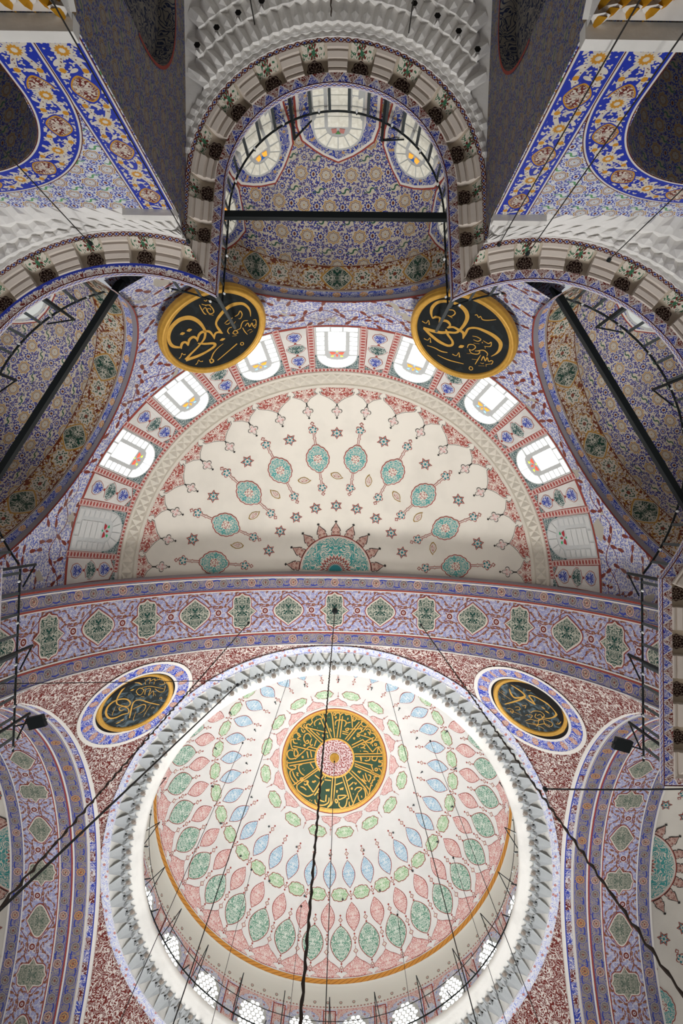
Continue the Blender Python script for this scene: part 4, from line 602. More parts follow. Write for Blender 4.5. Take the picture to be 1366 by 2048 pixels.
# ---------------------------------------------------------------- half dome over the bay
def half_dome(c,rz,label,full=True):
    root=empty('ceiling',c); root.rotation_euler=(0,0,rz)
    g=MB(); g.grid(lambda a,p:(RS*sin(p)*sin(a),-RS*sin(p)*cos(a),RS*cos(p)),[D(-96+192*k/64) for k in range(65)],[D(.01+50.6*i/20) for i in range(21)])
    g.obj('dome_shell','cream_plaster',root,True)
    M=lambda pol:sphmap(RS,D(pol),-1)
    def put_ring(o,az,copies=True):
        o.rotation_euler=(0,0,D(az[0]))
        for a in az[1:]: dup(o,root,rz=D(a))
    def starm(pol,r):
        mp=M(pol); g=MB(); g.fan(star(6,r,r*.56),mp,.012,(0,0),0); g.fan(inset(star(6,r,r*.56),.05),mp,.018,(0,0),1); 
        g.fan([(r*.2*cos(k*PI/4),r*.2*sin(k*PI/4)) for k in range(8)],mp,.026,(0,0),2,(1,0))
        for k in range(6):
            a=PI/2+k*PI/3; cx,cy=r*.47*cos(a),r*.47*sin(a); q=[(cx+r*.25*cos(a),cy+r*.25*sin(a)),(cx-r*.08*sin(a)-r*.02*cos(a),cy+r*.08*cos(a)),(cx-r*.15*cos(a),cy-r*.15*sin(a)),(cx+r*.08*sin(a),cy-r*.08*cos(a))]
            q=[(cx+r*.26*cos(a),cy+r*.26*sin(a)),(cx-r*.11*sin(a),cy+r*.11*cos(a)),(cx-r*.2*cos(a),cy-r*.2*sin(a)),(cx+r*.11*sin(a),cy-r*.11*cos(a))]
            g.fan(q,mp,.026,(cx,cy),2,(1,0))
        return g.obj('star',['line_red','pale_line','teal_flat'],root)
    put_ring(starm(37.5,.27),[0,-18.5,18.5,-37,37,-56,56,-74.5,74.5] if full else [0,-18.5,18.5,37,-37])
    put_ring(starm(18.2,.26),[0,-16.7,16.7,-34,34,-51,51,-69,69])
    def med():
        mp=M(31); g=MB(); o=lob(.47,.56,14,.05,84,.13)
        for y,s in ((1.25,1),(-1.25,-1)):
            g.rib([(0,s*.55),(0,y-s*.1)],.085,mp,.008,0); g.rib([(0,s*.55),(0,y-s*.1)],.04,mp,.014,1)
            b=[(a,s*.88+c_) for a,c_ in star(4,.075,.06)]; g.fan(b,mp,.016,(0,s*.88),0,(1,0)); g.fan([(a,s*.88+c_) for a,c_ in star(4,.05,.04)],mp,.02,(0,s*.88),1,(1,0))
            fl_=[(a,y+c_) for a,c_ in lob(.2,.2,5,.35,40)]; g.fan(fl_,mp,.012,(0,y),0,(1,0)); g.fan(inset(fl_,.03,(0,y)),mp,.018,(0,y),1,(1,0))
            for k in range(5):
                t=PI/2+k*2*PI/5+(0 if s>0 else PI); g.fan([(.1*cos(t)+a,y+.1*sin(t)+b_) for a,b_ in star(4,.05,.035)],mp,.024,(.1*cos(t),y+.1*sin(t)),3,(1,0))
            g.fan([(a,y+s*.27+c_) for a,c_ in star(4,.085,.06)],mp,.014,(0,y+s*.27),0,(1,0)); g.fan([(a,y+s*.27+c_) for a,c_ in star(4,.05,.035)],mp,.02,(0,y+s*.27),1,(1,0))
        g.fan(o,mp,.016,(0,0),0); g.fan(inset(o,.035),mp,.022,(0,0),1); g.fan(inset(o,.06),mp,.03,(0,0),2)
        return g.obj('teal_medallion',['line_red','pale_line','fill_teal','teal_flat'],root)
    put_ring(med(),[-8.9,8.9,-27.5,27.5,-45.7,45.7,-64.3,64.3,-83,83])
    def pais(s):
        mp=M(26.2); g=MB(); base=[(-.24,.12),(-.16,.17),(0,.16),(.14,.1),(.24,-.02),(.29,-.14),(.2,-.12),(.08,-.14),(-.06,-.12),(-.18,-.02)]
        o=[(x*s*.6-y*.75,y*.7+x*s*.7) for x,y in base]; g.fan(o,mp,.012,None,0); g.fan([(x*.8,y*.8) for x,y in o],mp,.018,None,1); g.fan([(x*.55,y*.55) for x,y in o],mp,.024,None,2)
        return g.obj('paisley',['gold_line','pale_line','fringe_red'],root)
    if full:
        put_ring(pais(1),[0,-18.4,-53,36,72]); put_ring(pais(-1),[18.4,-36,53,-72])
    # sunburst at the crown (half of it shows)
    g=MB(); R=RS-.015; pt=lambda r,a,h:(lambda x,y:(x,y,sqrt((RS-h)**2-x*x-y*y)))(r*sin(a),-r*cos(a)-.2)
    A=lsp(D(-88),D(88),48)
    g.grid(lambda a,r:pt(r,a,.016),A,lsp(.02,1.40,6),0,lambda a,r:(r*sin(a),r*cos(a))); g.grid(lambda a,r:pt(r,a,.02),A,[1.37,1.44],1); g.grid(lambda a,r:pt(r,a,.019),A,[1.44,1.48],2)
    zig=lambda a,b,k:(a if k%2==0 else b)
    n=26
    for (a,b,w_,mi,h) in ((.78,.62,.16,1,.022),(.7,.55,.09,2,.026),(.55,.43,.06,1,.03),(.47,.36,.09,2,.034),(.39,.28,0,1,.036),(.35,.25,0,3,.042)):
        Bz=[D(-88+176*k/n) for k in range(n+1)]
        vs=[]
        for k,t in enumerate(Bz): vs+= [pt(zig(a,b,k)*.95,t,h),pt(max(.01,zig(a,b,k)*.95-w_*.95) if w_ else .01,t,h)]
        g.add(vs,[(2*k,2*k+1,2*k+3,2*k+2) for k in range(n)],mi)
    g.obj('sunburst',['sun_teal','pale_line','line_red','teal_flat'],root)
    sp=mir([(0,-.02),(.15,-.02),(.21,.0),(.19,.1),(.14,.13),(.2,.18),(.15,.28),(.08,.37),(0,.52)])
    def mp(x,y,h=0): r=1.49-y; a=x/1.6; return pt(r,a,h) if False else (lambda X,Y:(X,Y,sqrt((RS-h)**2-X*X-(Y-.2)**2)))(r*sin(a),-r*cos(a))
    g=MB(); g.fan(sp,mp,.012,(0,.15),0); g.fan(inset(sp,.03,(0,.15)),mp,.02,(0,.15),1); g.fan([(a,-.0+b) for a,b in star(4,.045,.03)],mp,.012,(0,0),0,(1,0))
    g=MB(); f2=[(-x,-y) for x,y in sp]; g.fan(f2,mp,.012,(0,-.15),0); g.fan(inset(f2,.03,(0,-.15)),mp,.02,(0,-.15),1); g.fan([(a,b-.54) for a,b in star(4,.05,.04)],mp,.014,(0,-.54),0,(1,0))
    so=g.obj('sun_spike',['line_black','sun_spike'],root,loc=(0,-.2,0)); put_ring(so,[0]+[s*k*20.6 for k in (1,2,3,4) for s in (1,-1)])
    if full:
        big=mir([(0,-.02),(.45,-.02),(.84,.0),(.73,.08),(.68,.17),(.72,.25),(.8,.2),(.74,.33),(.6,.4),(.4,.48),(.2,.6),(.06,.72),(0,.75)])
        sm=mir([(0,-.02),(.3,-.02),(.62,.0),(.5,.1),(.46,.2),(.58,.28),(.4,.36),(.22,.44),(.05,.6),(0,.62)])
        def fr2(o,c,tip,nm):
            mp=M(50.0); g=MB(); g.fan(o,mp,.012,c,0); g.fan(inset(o,.022,c),mp,.017,c,1); g.fan(inset(o,.05,c),mp,.024,c,2)
            q=[(a,tip+b) for a,b in lob(.2,.24,4,.5,32,.0)]; g.fan(q,mp,.012,(0,tip),0,(1,.5,0)); g.fan(inset(q,.025,(0,tip)),mp,.018,(0,tip),1,(1,.5,0)); g.fan([(a*.75,tip+b*.75) for a,b in lob(.17,.2,4,.5,32)],mp,.024,(0,tip),3,(1,0))
            g.rib([(0,tip-.42),(0,tip-.15)],.05,mp,.01,0); g.fan([(a,tip+.3+b) for a,b in star(4,.05,.035)],mp,.014,(0,tip+.3),0,(1,0)); g.rib([(0,tip+.18),(0,tip+.3)],.02,mp,.01,0)
            return g.obj(nm,['line_black','pale_line','fringe_red','fill_red'],root)
        big=[(x*.8,y) for x,y in big]; sm=[(x*.8,y) for x,y in sm]
        put_ring(fr2(big,(0,.25),1.05,'palmette'),[0]+[s*k for k in (19.2,38.4,57.3,76.3) for s in (1,-1)])
        put_ring(fr2(sm,(0,.2),.98,'small_palmette'),[s*k for k in (9.6,28.8,48,66.8,85.5) for s in (1,-1)])
    else: put_ring(med(),[0])
    return tag(root,label,'half dome',kind='structure')
mat('teal_flat','#35838a'); mat('gold_line','#9a7a3a')
hd=half_dome(SH,0,'cream half dome with teal medallions, stars and half sunburst')
half_dome((-12.35,14.1,15.3),D(-90)+PI,'cream side half dome with teal sunburst cut by the bottom left edge',False).rotation_euler=(0,0,D(-90))
half_dome((12.35,14.1,15.3),D(90),'cream side half dome with teal sunburst cut by the bottom right edge',False)
# crenellated moulding below the half dome
md_=empty('trim_4',SH)
def prof(pol,h): return ((RS-h)*sin(D(pol)),(RS-h)*cos(D(pol)))
g=MB(); g.lathe([prof(50.0,-.02),prof(50.1,.05),prof(50.8,.05),prof(51.0,.0),prof(53.6,.0),prof(53.8,.06),prof(54.4,.06),prof(54.6,-.02)],100,(0,0,0),0,D(-187),D(7)); g.obj('moulding_bed','moulding_stone',md_)
mp=sphmap(RS,D(52.3),-1)
g=MB(); w=.19; hh=.215
g.add([mp(-w,0,0),mp(0,-hh,0),mp(w,0,0),mp(0,hh,0),mp(0,.0,.085)],[(0,1,4),(1,2,4),(2,3,4),(3,0,4)])
g.add([mp(-w,0,0),mp(0,-hh,0),mp(-2*w,-hh,0),mp(-w,-hh*.75,.06)],[(0,1,3),(2,0,3),(1,2,3)])
g.add([mp(-w,0,0),mp(0,hh,0),mp(-2*w,hh,0),mp(-w,hh*.75,.06)],[(1,0,3),(0,2,3),(2,1,3)])
o=g.obj('moulding_tooth','moulding_stone',md_); o.rotation_euler=(0,0,D(-90))
NT_=62
for k in range(1,NT_): dup(o,md_,rz=D(-90+180*k/(NT_-1)))
tag(md_,'cream zigzag moulding ring round the foot of the half dome','moulding',kind='structure')
# window zone and lower wall
EX=[dict(e=(0,-1),ra=3.4,z0=14.4,D1=9.9,dd=3.1),dict(e=(cos(D(210.7)),sin(D(210.7))),ra=4.0,z0=14.5,D1=9.75,dd=2.5),dict(e=(cos(D(-30.7)),sin(D(-30.7))),ra=4.0,z0=14.5,D1=9.75,dd=2.5)]
for x in EX: x['t']=(-x['e'][1],x['e'][0])
def wallr(z): return sqrt(RS*RS-(z-15.4)**2) if z>15.4 else RS
def bottom(az):                       # az from -Y toward +X, degrees
    best=14.12
    for x in EX:
        ea=math.atan2(x['e'][0],-x['e'][1]); d=(D(az)-ea+PI)%(2*PI)-PI
        if abs(d)>.6: continue
        z=16.5
        for _ in range(40):
            l=wallr(z)*sin(d); zn=x['z0']+sqrt(max(0,x['ra']**2-l*l)) if abs(l)<x['ra'] else 14.12; z=(z*2+zn)/3
        if abs(wallr(z)*sin(d))<x['ra']: best=max(best,z)
    return best
def zone(name,f0,f1,m,step=.5,n=8,uvs_=True,a0=-90,a1=90):
    g=MB(); N=int((a1-a0)/step)
    def f(a,t):
        z=f0(a)+(f1(a)-f0(a))*t; r=wallr(z); return (r*sin(D(a)),2.5-r*cos(D(a)),z)
    g.grid(f,[a0+(a1-a0)*k/N for k in range(N+1)],lsp(0,1,n),0,lambda a,t:(D(a)*8.6,(f0(a)+(f1(a)-f0(a))*t-19.0)*-1.15)); return g.obj(name,m,None,True)
zw=lambda p:15.4+RS*cos(D(p))
wz=tag(zone('wall_window_zone',lambda a:zw(67.4),lambda a:zw(54.4),'panel_plaster',3,8),'white plaster band with windows between half dome and niche arches','wall',kind='structure')
lw=tag(zone('wall_niche_arches',bottom,lambda a:zw(67.2),'filigree_paint',.5,10,a0=-90,a1=90),'blue and white filigree wall above the three niche arches','wall',kind='structure')
mpw=sphmap(RS,D(61),-1)
def strip2(g,x0,y0,x1,y1,h,mi,mp,w=.2):          # red chain strip along its long side, uv u=along v=across
    hor=abs(x1-x0)>abs(y1-y0); n=6; vs=[];uv=[]
    for k in range(n+1):
        t=k/n
        if hor: a=x0+(x1-x0)*t; vs+=[mp(a,y0,h),mp(a,y1,h)]; uv+=[(a,0),(a,.2)]
        else: b=y0+(y1-y0)*t; vs+=[mp(x0,b,h),mp(x1,b,h)]; uv+=[(b,0),(b,.2)]
    g.add(vs,[(2*k,2*k+1,2*k+3,2*k+2) for k in range(n)],mi,uv)
def semi_window(day):
    w=empty('window_9',SH); mp=mpw; g=MB()
    strip2(g,-.96,-1.05,-.74,1.0,.012,0,mp); strip2(g,.74,-1.05,.96,1.0,.012,0,mp); strip2(g,-1.36,.93,1.36,1.1,.016,0,mp)
    g.fan(rect(-.74,.3,.74,.94),mp,.008,None,1)
    g.obj('painted_border',['red_chain','spandrel_teal'],w)
    g=MB(); top=[(.7*cos(PI*k/12),.32+.6*sin(PI*k/12)) for k in range(13)]
    o=[(.7,-.97),(.7,-.3)]+top+[(-.7,-.3),(-.7,-.97),(-.3,-.97),(.3,-.97)]
    g.fan(o,mp,.02,(0,0),0); g.obj('tracery','tracery',w)
    gl='glass_day' if day else 'glass_dim'
    def pane(pts,m=gl,nm='pane',h=.032):
        c=(sum(p[0] for p in pts)/len(pts),sum(p[1] for p in pts)/len(pts)); g=MB(); g.fan(inset(pts,.024,c),mp,h,c,0,(1,0)); g.obj(nm,m,w)
    for a,b in ((-.68,-.22),(-.2,.18),(.2,.68)): pane(rect(a,-.95,b,-.77,1))
    ys=lsp(-.74,.3,5)
    for i in range(5):
        for s in (-1,1): pane(rect(s*.40,ys[i]+.01,s*.68,ys[i+1]-.01,1))
    ys=lsp(-.74,.12,4)
    for i in range(4): pane(rect(-.30,ys[i],.30,ys[i+1],1))
    for k in range(6):
        a0,a1=PI*k/6,PI*(k+1)/6; am=(a0+a1)/2
        ii=lambda a:(.36*cos(a),.36+.16*sin(a)); oo=lambda a:(.67*cos(a),.33+.57*sin(a))
        pane([ii(a0),oo(a0),oo(am),oo(a1),ii(a1),ii(am)])
    cs_=[('glass_amber','glass_sky'),('glass_red','glass_lime')] if day else [('glass_ruby','glass_emerald')]
    m1,m2=cs_[0] if len(cs_)==1 or day==2 else cs_[1]
    for s in (-1,1):
        pane([(s*.27,.18),(s*.2,.32),(s*.08,.3),(0,.22),(s*.1,.17)],m1,'coloured_pane',.036)
        pane([(s*.1,.31),(s*.2,.33),(s*.24,.4),(s*.1,.42)],m2,'coloured_pane',.036)
    pane([(-.07,.32),(0,.25),(.07,.32),(0,.44)],m1,'coloured_pane',.036)
    pane([(-.06,.16),(0,.1),(.06,.16),(0,.21)],m2,'coloured_pane',.036)
    return w
W1,W2,W3=semi_window(1),semi_window(2),semi_window(0)
azs=[0,-19,19,-38.5,38.5,-57.3,57.3,-76.5,76.5]
lab={0:'bright leaded window in the middle of the half dome, with red flower',-19:'bright leaded half dome window, half hidden by left upper roundel',19:'bright leaded half dome window, half hidden by right upper roundel',-38.5:'bright leaded half dome window just below the left upper roundel',38.5:'bright leaded half dome window just below the right upper roundel',-57.3:'third bright leaded window left of the half dome middle',57.3:'third bright leaded window right of the half dome middle',-76.5:'dim grey leaded window at left foot of half dome, emerald flower',76.5:'dim grey leaded window at right foot of half dome, emerald flower'}
used={}
for i,a in enumerate(azs):
    P=W3 if abs(a)>70 else (W2 if abs(a) in (19,38.5) else W1)
    if P in used: o=dup(P,rz=D(a))
    else: used[P]=1; o=P; o.rotation_euler=(0,0,D(a))
    o.name='window_%d'%(20+i); tag(o,lab[a],'window','windows round the half dome','structure')
def wpanel():
    mp=mpw; g=MB(); o=[(-.44,-.98),(0,-.98),(.44,-.98),(.4,0),(.36,.72),(.2,.8),(0,.9),(-.2,.8),(-.36,.72),(-.4,0)]
    g.fan([(-.42,.5),(-.37,.93),(0,.93),(.37,.93),(.42,.5),(0,.5)],mp,.006,None,1)
    g.fan(o,mp,.012,(0,0),0); g.fan(inset(o,.03),mp,.018,(0,0),2)
    for y,m in ((-.6,3),(-.06,4),(.48,3)):
        w_=.33 if m==4 else .25; q=mir([(0,-.24),(.08,-.2),(w_*.75,-.17),(w_*.98,-.06),(w_,.03),(w_*.7,.14),(.12,.2),(0,.26)]); q=[(a,b+y) for a,b in q]
        g.fan(q,mp,.022,(0,y),0); g.fan(inset(q,.02,(0,y)),mp,.028,(0,y),2); g.fan(inset(q,.045,(0,y)),mp,.034,(0,y),m)
        g.fan([(a,b+y+.29) for a,b in star(4,.05,.04)],mp,.024,(0,y+.29),0,(1,0))
    return g.obj('painted_panel',['line_red','spandrel_teal','panel_plaster','cartouche_blue','cartouche_teal'],wz,loc=SH)
pp=wpanel(); A_=[9.6,-9.6,28.8,-28.8,48,-48,66.9,-66.9,86,-86]; pp.rotation_euler=(0,0,D(A_[0]))
for a in A_[1:]: dup(pp,wz,rz=D(a))
g=MB(); g.grid(lambda a,y:sphmap(RS,D(61),-1)(0,y,.02) if False else tuple(Vector(((RS-.012)*sin(D(61)-y/RS)*sin(a),-(RS-.012)*sin(D(61)-y/RS)*cos(a),(RS-.012)*cos(D(61)-y/RS)))),lsp(D(-92),D(92),90),[-1.03,-.97],0); g.obj('red_line','line_red',wz,loc=SH)
pb=MB()
for a0,a1 in ((-90,-84.3),(-34.4,-21),(21,34.4),(84.3,90)): pb.grid(lambda a,z:(9.65*sin(D(a)),2.5-9.65*cos(D(a)),z),lsp(a0,a1,10),[14.16,17])
pb.obj('pier_backing','filigree_paint',lw)
# ---------------------------------------------------------------- niches (exedrae): arch soffit, tiled vault, windows
def exedra(x,label,wins,pale):
    root=empty('ceiling',(0,2.5,0)); e,t=Vector(x['e']+(0,)),Vector(x['t']+(0,)); ra,z0,D1,dd=x['ra'],x['z0'],x['D1'],x['dd']
    def Wd(l,d,z): v=e*d+t*l; return (v.x,v.y,z)
    def front(ph):
        l=ra*cos(ph); z=z0+ra*sin(ph); r=wallr(z); return l,sqrt(r*r-l*l),z
    def soff(ph,v,h=0,base=0):
        l,d,z=front(ph); l,z=(l*(ra-h)/ra,z0+(z-z0)*(ra-h)/ra); return Wd(l,d+(D1-d)*v,z)
    P=lsp(D(-5),D(185),100)
    def st(name,v0,v1,m,h=0,uf=None):
        g=MB(); g.grid(lambda p,v:soff(p,v,h),P,lsp(v0,v1,4),0,lambda p,v:((p-PI/2)*ra,uf(v) if uf else v)); return g.obj(name,m,root,True)
    st('grey_moulding',-.07,.06,'grey_moulding',.03); st('blue_strip',.05,.24,'blue_strip',0,lambda v:(v-.05)/.19*.25); st('brown_band',.24,1.02,'brown_band',0,lambda v:(v-.24)/.78)
    st('red_line',-.1,-.06,'line_red',.04)
    def shell(al,th,h=0):
        s=ra-h
        if th<=PI/2: return Wd(s*sin(th)*sin(al),D1+(dd-h)*sin(th)*cos(al),z0+s*cos(th))
        return Wd(s*sin(al),D1+(dd-h)*cos(al),z0-(th-PI/2)*ra)
    uvf=lambda al,th:(ra*th*sin(al)*.92,ra*th*cos(al)*.95)
    g=MB(); g.grid(shell,lsp(-PI/2,PI/2,56),[.002]+lsp(.08,1.62,24),0,uvf); g.obj('tiled_vault','vault_tile',root,True)
    for al0,wid in wins:
        al0=D(al0)
        sy=1.
        def mp(x_,y,h=0):
            th=PI/2-y/ra; r=max(.5,sin(min(th,PI/2)))*ra; return shell(al0+x_/(r*.95),th,h)
        w=empty('vault_window',(0,0,0)); w.parent=root
        def pt(hw,y0,ys,tip): return [(hw,y0),(hw,(y0+ys)/2),(hw,ys)]+[(hw*cos(a),ys+(tip-ys)*.82*sin(a)) for a in (PI*.15,PI*.3)]+[(hw*.38,ys+(tip-ys)*.82),(0,tip),(-hw*.38,ys+(tip-ys)*.82)]+[(-hw*cos(a),ys+(tip-ys)*.82*sin(a)) for a in (PI*.3,PI*.15)]+[(-hw,ys),(-hw,(y0+ys)/2),(-hw,y0),(0,y0)]
        g=MB()
        for k,(m,dw_) in enumerate(((0,.42),(1,.37),(2,.3),(1,.05))): g.fan(pt(wid+dw_,-.24,1.25,2.0+dw_),mp,.02+.012*k,(0,.9),m)
        g.obj('painted_frame',['line_red','line_white','frame_blue'],w)
        g=MB(); g.fan(archp(wid,-.22,1.4,n=10),mp,.07,(0,1),0); g.obj('tracery','tracery',w)
        def pane(pts,m,h=.085):
            c=(sum(p[0] for p in pts)/len(pts),sum(p[1] for p in pts)/len(pts)); g=MB(); g.fan(inset(pts,.025,c),mp,h,c,0,(1,0)); g.obj('pane',m,w)
        k=wid/.66
        if pale:
            for i,yy in enumerate(lsp(-.2,1.4,5)[:-1]):
                y1=yy+.32
                for s in (-1,1): pane(rect(s*.33*k,yy,s*.63*k,y1,1),'glass_pale')
                pane(rect(-.28*k,yy,.28*k,y1,1),'glass_pale')
            ii=lambda a:(.3*k*cos(a),1.42+.24*sin(a)); oo=lambda a:(.63*k*cos(a),1.4+.62*k*sin(a))
            for j in range(6): a0,a1=PI*j/6,PI*(j+1)/6; pane([ii(a0),oo(a0),oo((a0+a1)/2),oo(a1),ii(a1)],'glass_pale')
            for s in (-1,1): pane([(s*.02,1.42),(s*.2,1.44),(s*.16,1.6),(s*.02,1.58)],'glass_amber' if abs(al0)>.3 else 'glass_rose'); 
            pane([(-.1,1.6),(.1,1.6),(0,1.48)],'glass_blue' if abs(al0)>.3 else 'glass_leaf',.095)
        else:
            g=MB(); g.fan(archp(wid-.05,-.2,1.36,n=10),mp,.08,(0,.9),0); g.obj('pane','glass_milk',w)
            g=MB(); cc=lambda x,y,r:[(x+r*cos(q*PI/8),y+r*sin(q*PI/8)) for q in range(16)]
            for yy in lsp(.0,1.6,4):
                for x_ in (-.42,0,.42):
                    y2=yy+(.2 if x_ else 0)
                    if y2<1.75 and math.hypot(x_,max(0,y2-1.36))<.6: g.rib(cc(x_,y2,.2),.022,mp,.088,0,True); g.fan([(x_+.21+a_,y2+.1+b_) for a_,b_ in star(4,.1,.035)],mp,.09,(x_+.21,y2+.1),1,(1,0))
            g.obj('lead_lines',['tracery','glass_amber'],w)
    return tag(root,label,'niche vault',kind='structure')
ex_c=exedra(EX[0],'shadowed tiled vault of the central niche at the top',((0,.66),(42,.62),(-42,.62),(80,.6),(-80,.6)),True)
ex_l=exedra(EX[1],'blue tiled niche vault on the left side with brown front band',((47,.8),(5,.8),(-45,.8)),False)
ex_r=exedra(EX[2],'blue tiled niche vault on the right side with brown front band',((-47,.8),(-5,.8),(45,.8)),False)
# ---------------------------------------------------------------- gallery cornices: nose path in plan, swept profiles, consoles
CA=(2.76,-5.08); SC_=(4.75,-1.53); SR=4.05; PE=(7.74,1.38); PX=7.78; PB=(7.86,6.2)
def seg_center():
    P=[]; 
    for k in range(13): 
        f=k/12; P.append((-CA[0]+f*.14,CA[1]+f*(-7.47-CA[1]),-1,-.05))
    for k in range(1,48):
        a=PI+PI*k/48; P.append((2.62*cos(a),-7.47+2.62*sin(a),cos(a),sin(a)))
    for k in range(12,-1,-1):
        f=k/12; P.append((CA[0]-f*.14,CA[1]+f*(-7.47-CA[1]),1,-.05))
    return P
def seg_side(s):                      # s=-1 left, +1 right: from inner cusp to pier corner
    c=(s*SC_[0],SC_[1]); a0=math.atan2(CA[1]-c[1],s*CA[0]-c[0]); a1=math.atan2(PE[1]-c[1],s*PE[0]-c[0])
    if s<0:
        if a1>0: a1-=2*PI
    else:
        pass
    P=[]
    r0=math.hypot(CA[1]-c[1],s*CA[0]-c[0]); r1=math.hypot(PE[1]-c[1],s*PE[0]-c[0])
    for k in range(61):
        f=k/60; a=a0+(a1-a0)*f; r=SR+(r0-SR)*max(0,1-f*5)**2+(r1-SR)*max(0,1-(1-f)*5)**2
        P.append((c[0]+r*cos(a),c[1]+r*sin(a),cos(a),sin(a)))
    return P
def seg_pier(s): return [(s*(PE[0]+(PB[0]-PE[0])*k/12),PE[1]+(PB[1]-PE[1])*k/12,s,0) for k in range(13)]
def seg_back(s): return [(s*(PB[0]+k*.25),PB[1],0,-1) for k in range(13)]
class Path:
    def __init__(s,P,prev=None,nxt=None):
        s.P=P; s.S=[0]
        for i in range(1,len(P)): s.S.append(s.S[-1]+math.hypot(P[i][0]-P[i-1][0],P[i][1]-P[i-1][1]))
        s.L=s.S[-1]; s.J=[]
        for end,nb in ((0,prev),(-1,nxt)):
            if nb:
                p=P[end]; n1=p[2:]; n2=nb; det=n1[0]*n2[1]-n1[1]*n2[0]
                if abs(det)>1e-3:
                    d=((n2[1]-n1[1])/det,(n1[0]-n2[0])/det); q=P[1] if end==0 else P[-2]; t=(q[0]-p[0],q[1]-p[1]); s.J.append((p[:2],(-d[1],d[0]),t))
    def at(s,x):
        x=max(0,min(s.L,x)); i=0
        while i<len(s.S)-2 and s.S[i+1]<x: i+=1
        f=(x-s.S[i])/(s.S[i+1]-s.S[i]); a,b=s.P[i],s.P[i+1]; r=[a[j]+(b[j]-a[j])*f for j in range(4)]; l=math.hypot(r[2],r[3]); return r[0],r[1],r[2]/l,r[3]/l
    def off(s,x,o):
        px,py,nx,ny=s.at(x); q=(px+nx*o,py+ny*o); tx,ty=-ny,nx
        for C,m,t in s.J:
            sd=(q[0]-C[0])*m[0]+(q[1]-C[1])*m[1]; st_=t[0]*m[0]+t[1]*m[1]
            if sd*st_<0:
                k=tx*m[0]+ty*m[1]
                if abs(k)>1e-4: q=(q[0]-tx*sd/k,q[1]-ty*sd/k)
        return q
def nrm(P,i): return P[i][2:]
pc,pl,pr=seg_center(),seg_side(-1),seg_side(1); ql,qr=seg_pier(-1),seg_pier(1); bl,br=seg_back(-1),seg_back(1)
PATHS={'center':Path(pc,nrm(pl,0),nrm(pr,0)),'left':Path(pl,nrm(pc,0),nrm(ql,0)),'right':Path(pr,nrm(pc,-1),nrm(qr,0)),'pier_l':Path(ql,nrm(pl,-1),nrm(bl,0)),'pier_r':Path(qr,nrm(pr,-1),nrm(br,0)),'back_l':Path(bl,nrm(ql,-1)),'back_r':Path(br,nrm(qr,-1))}
def sweep(g,p,prof,mi=0,s0=0,s1=None,n=None,v0=0):
    s1=p.L if s1 is None else s1; n=n or max(4,int((s1-s0)/.09)); L=[v0]
    for i in range(1,len(prof)): L.append(L[-1]+math.hypot(prof[i][0]-prof[i-1][0],prof[i][1]-prof[i-1][1]))
    us=lsp(s0,s1,n); vs=[];uv=[]
    for u in us:
        for (o,z),l in zip(prof,L): q=p.off(u,o); vs.append((q[0],q[1],z)); uv.append((u,l))
    m=len(prof); g.add(vs,[(i*m+j,(i+1)*m+j,(i+1)*m+j+1,i*m+j+1) for i in range(n) for j in range(m-1)],mi,uv)
def cornice(key,label,cons,cw,nose='nose_paint'):
    p=PATHS[key]; root=empty('cornice',(0,0,0))
    g=MB(); sweep(g,p,[(.2,13.94),(.0,14.0)][::-1]); g.obj('painted_nose',nose,root)
    g=MB(); sweep(g,p,[(-.01,13.99),(-.02,14.14)]); g.obj('painted_fascia','fascia_paint',root)
    g=MB(); sweep(g,p,[(-.02,14.14),(.2,14.2),(1.5,14.2)]); sweep(g,p,[(.2,13.94),(.205,14.07),(.3,14.11),(.42,14.1),(.52,14.04),(.6,13.93),(.66,13.8),(.72,13.72)]); g.obj('panelled_soffit','console_stone',root,True)
    g=MB(); sweep(g,p,[(.72,13.72),(.82,13.69)]); g.obj('diamond_strip','diamond_strip',root)
    pr_=[(.2,13.94),(.215,13.9),(.27,13.92),(.3,13.95),(.31,13.9),(.4,13.87),(.41,13.9),(.47,13.9),(.48,13.85),(.58,13.79),(.6,13.82),(.64,13.8),(.655,13.75),(.72,13.72)]
    ed=[0]+[c for c in cons if 0<c<p.L]+[p.L]; m=len(pr_)
    for i in range(len(ed)-1):
        a=ed[i]+(cw/2 if i>0 else 0); b=ed[i+1]-(cw/2 if i<len(ed)-2 else 0)
        if b-a<.08: continue
        g=MB(); sweep(g,p,pr_,0,a,b,5)
        for u in (a,b):
            vs=[(*p.off(u,o),z) for o,z in pr_]+[(*p.off(u,o),14.12) for o,z in pr_]; g.add(vs,[(j,j+1,m+j+1,m+j) for j in range(m-1)],0)
        g.obj('moulded_bracket','bracket_stone',root)
    def sz(o): return 14.11-(0 if o<.42 else (o-.42)*.6 if o<.52 else .06+(o-.52)*1.375 if o<.6 else .17+(o-.6)*2.1)
    for s in cons:
        def mp(x,y,h=0):
            o=.38+y; q=p.off(s+x,o); return (q[0],q[1],sz(o)-.014-h)
        g=MB(); g.fan([(.172*(1+.05*cos(8*2*PI*k/40))*cos(2*PI*k/40),.165*(1+.05*cos(8*2*PI*k/40))*sin(2*PI*k/40)) for k in range(40)],mp,0,(0,0)); g.obj('rosette','rosette_dark',root)
        def mp2(x,y,h=0):
            o=.635+y; q=p.off(s+x,o); return (q[0],q[1],sz(o)-.014)
        g=MB(); g.fan(rect(-cw*.4,-.075,cw*.4,.075),mp2,0,(0,0),0,(1,.5,0)); g.obj('painted_spray','console_floral',root)
    return tag(root,label,'cornice',kind='structure')
pcn=PATHS['center']; arc0=PATHS['center'].S[12]; mid=pcn.L/2
cons=[]
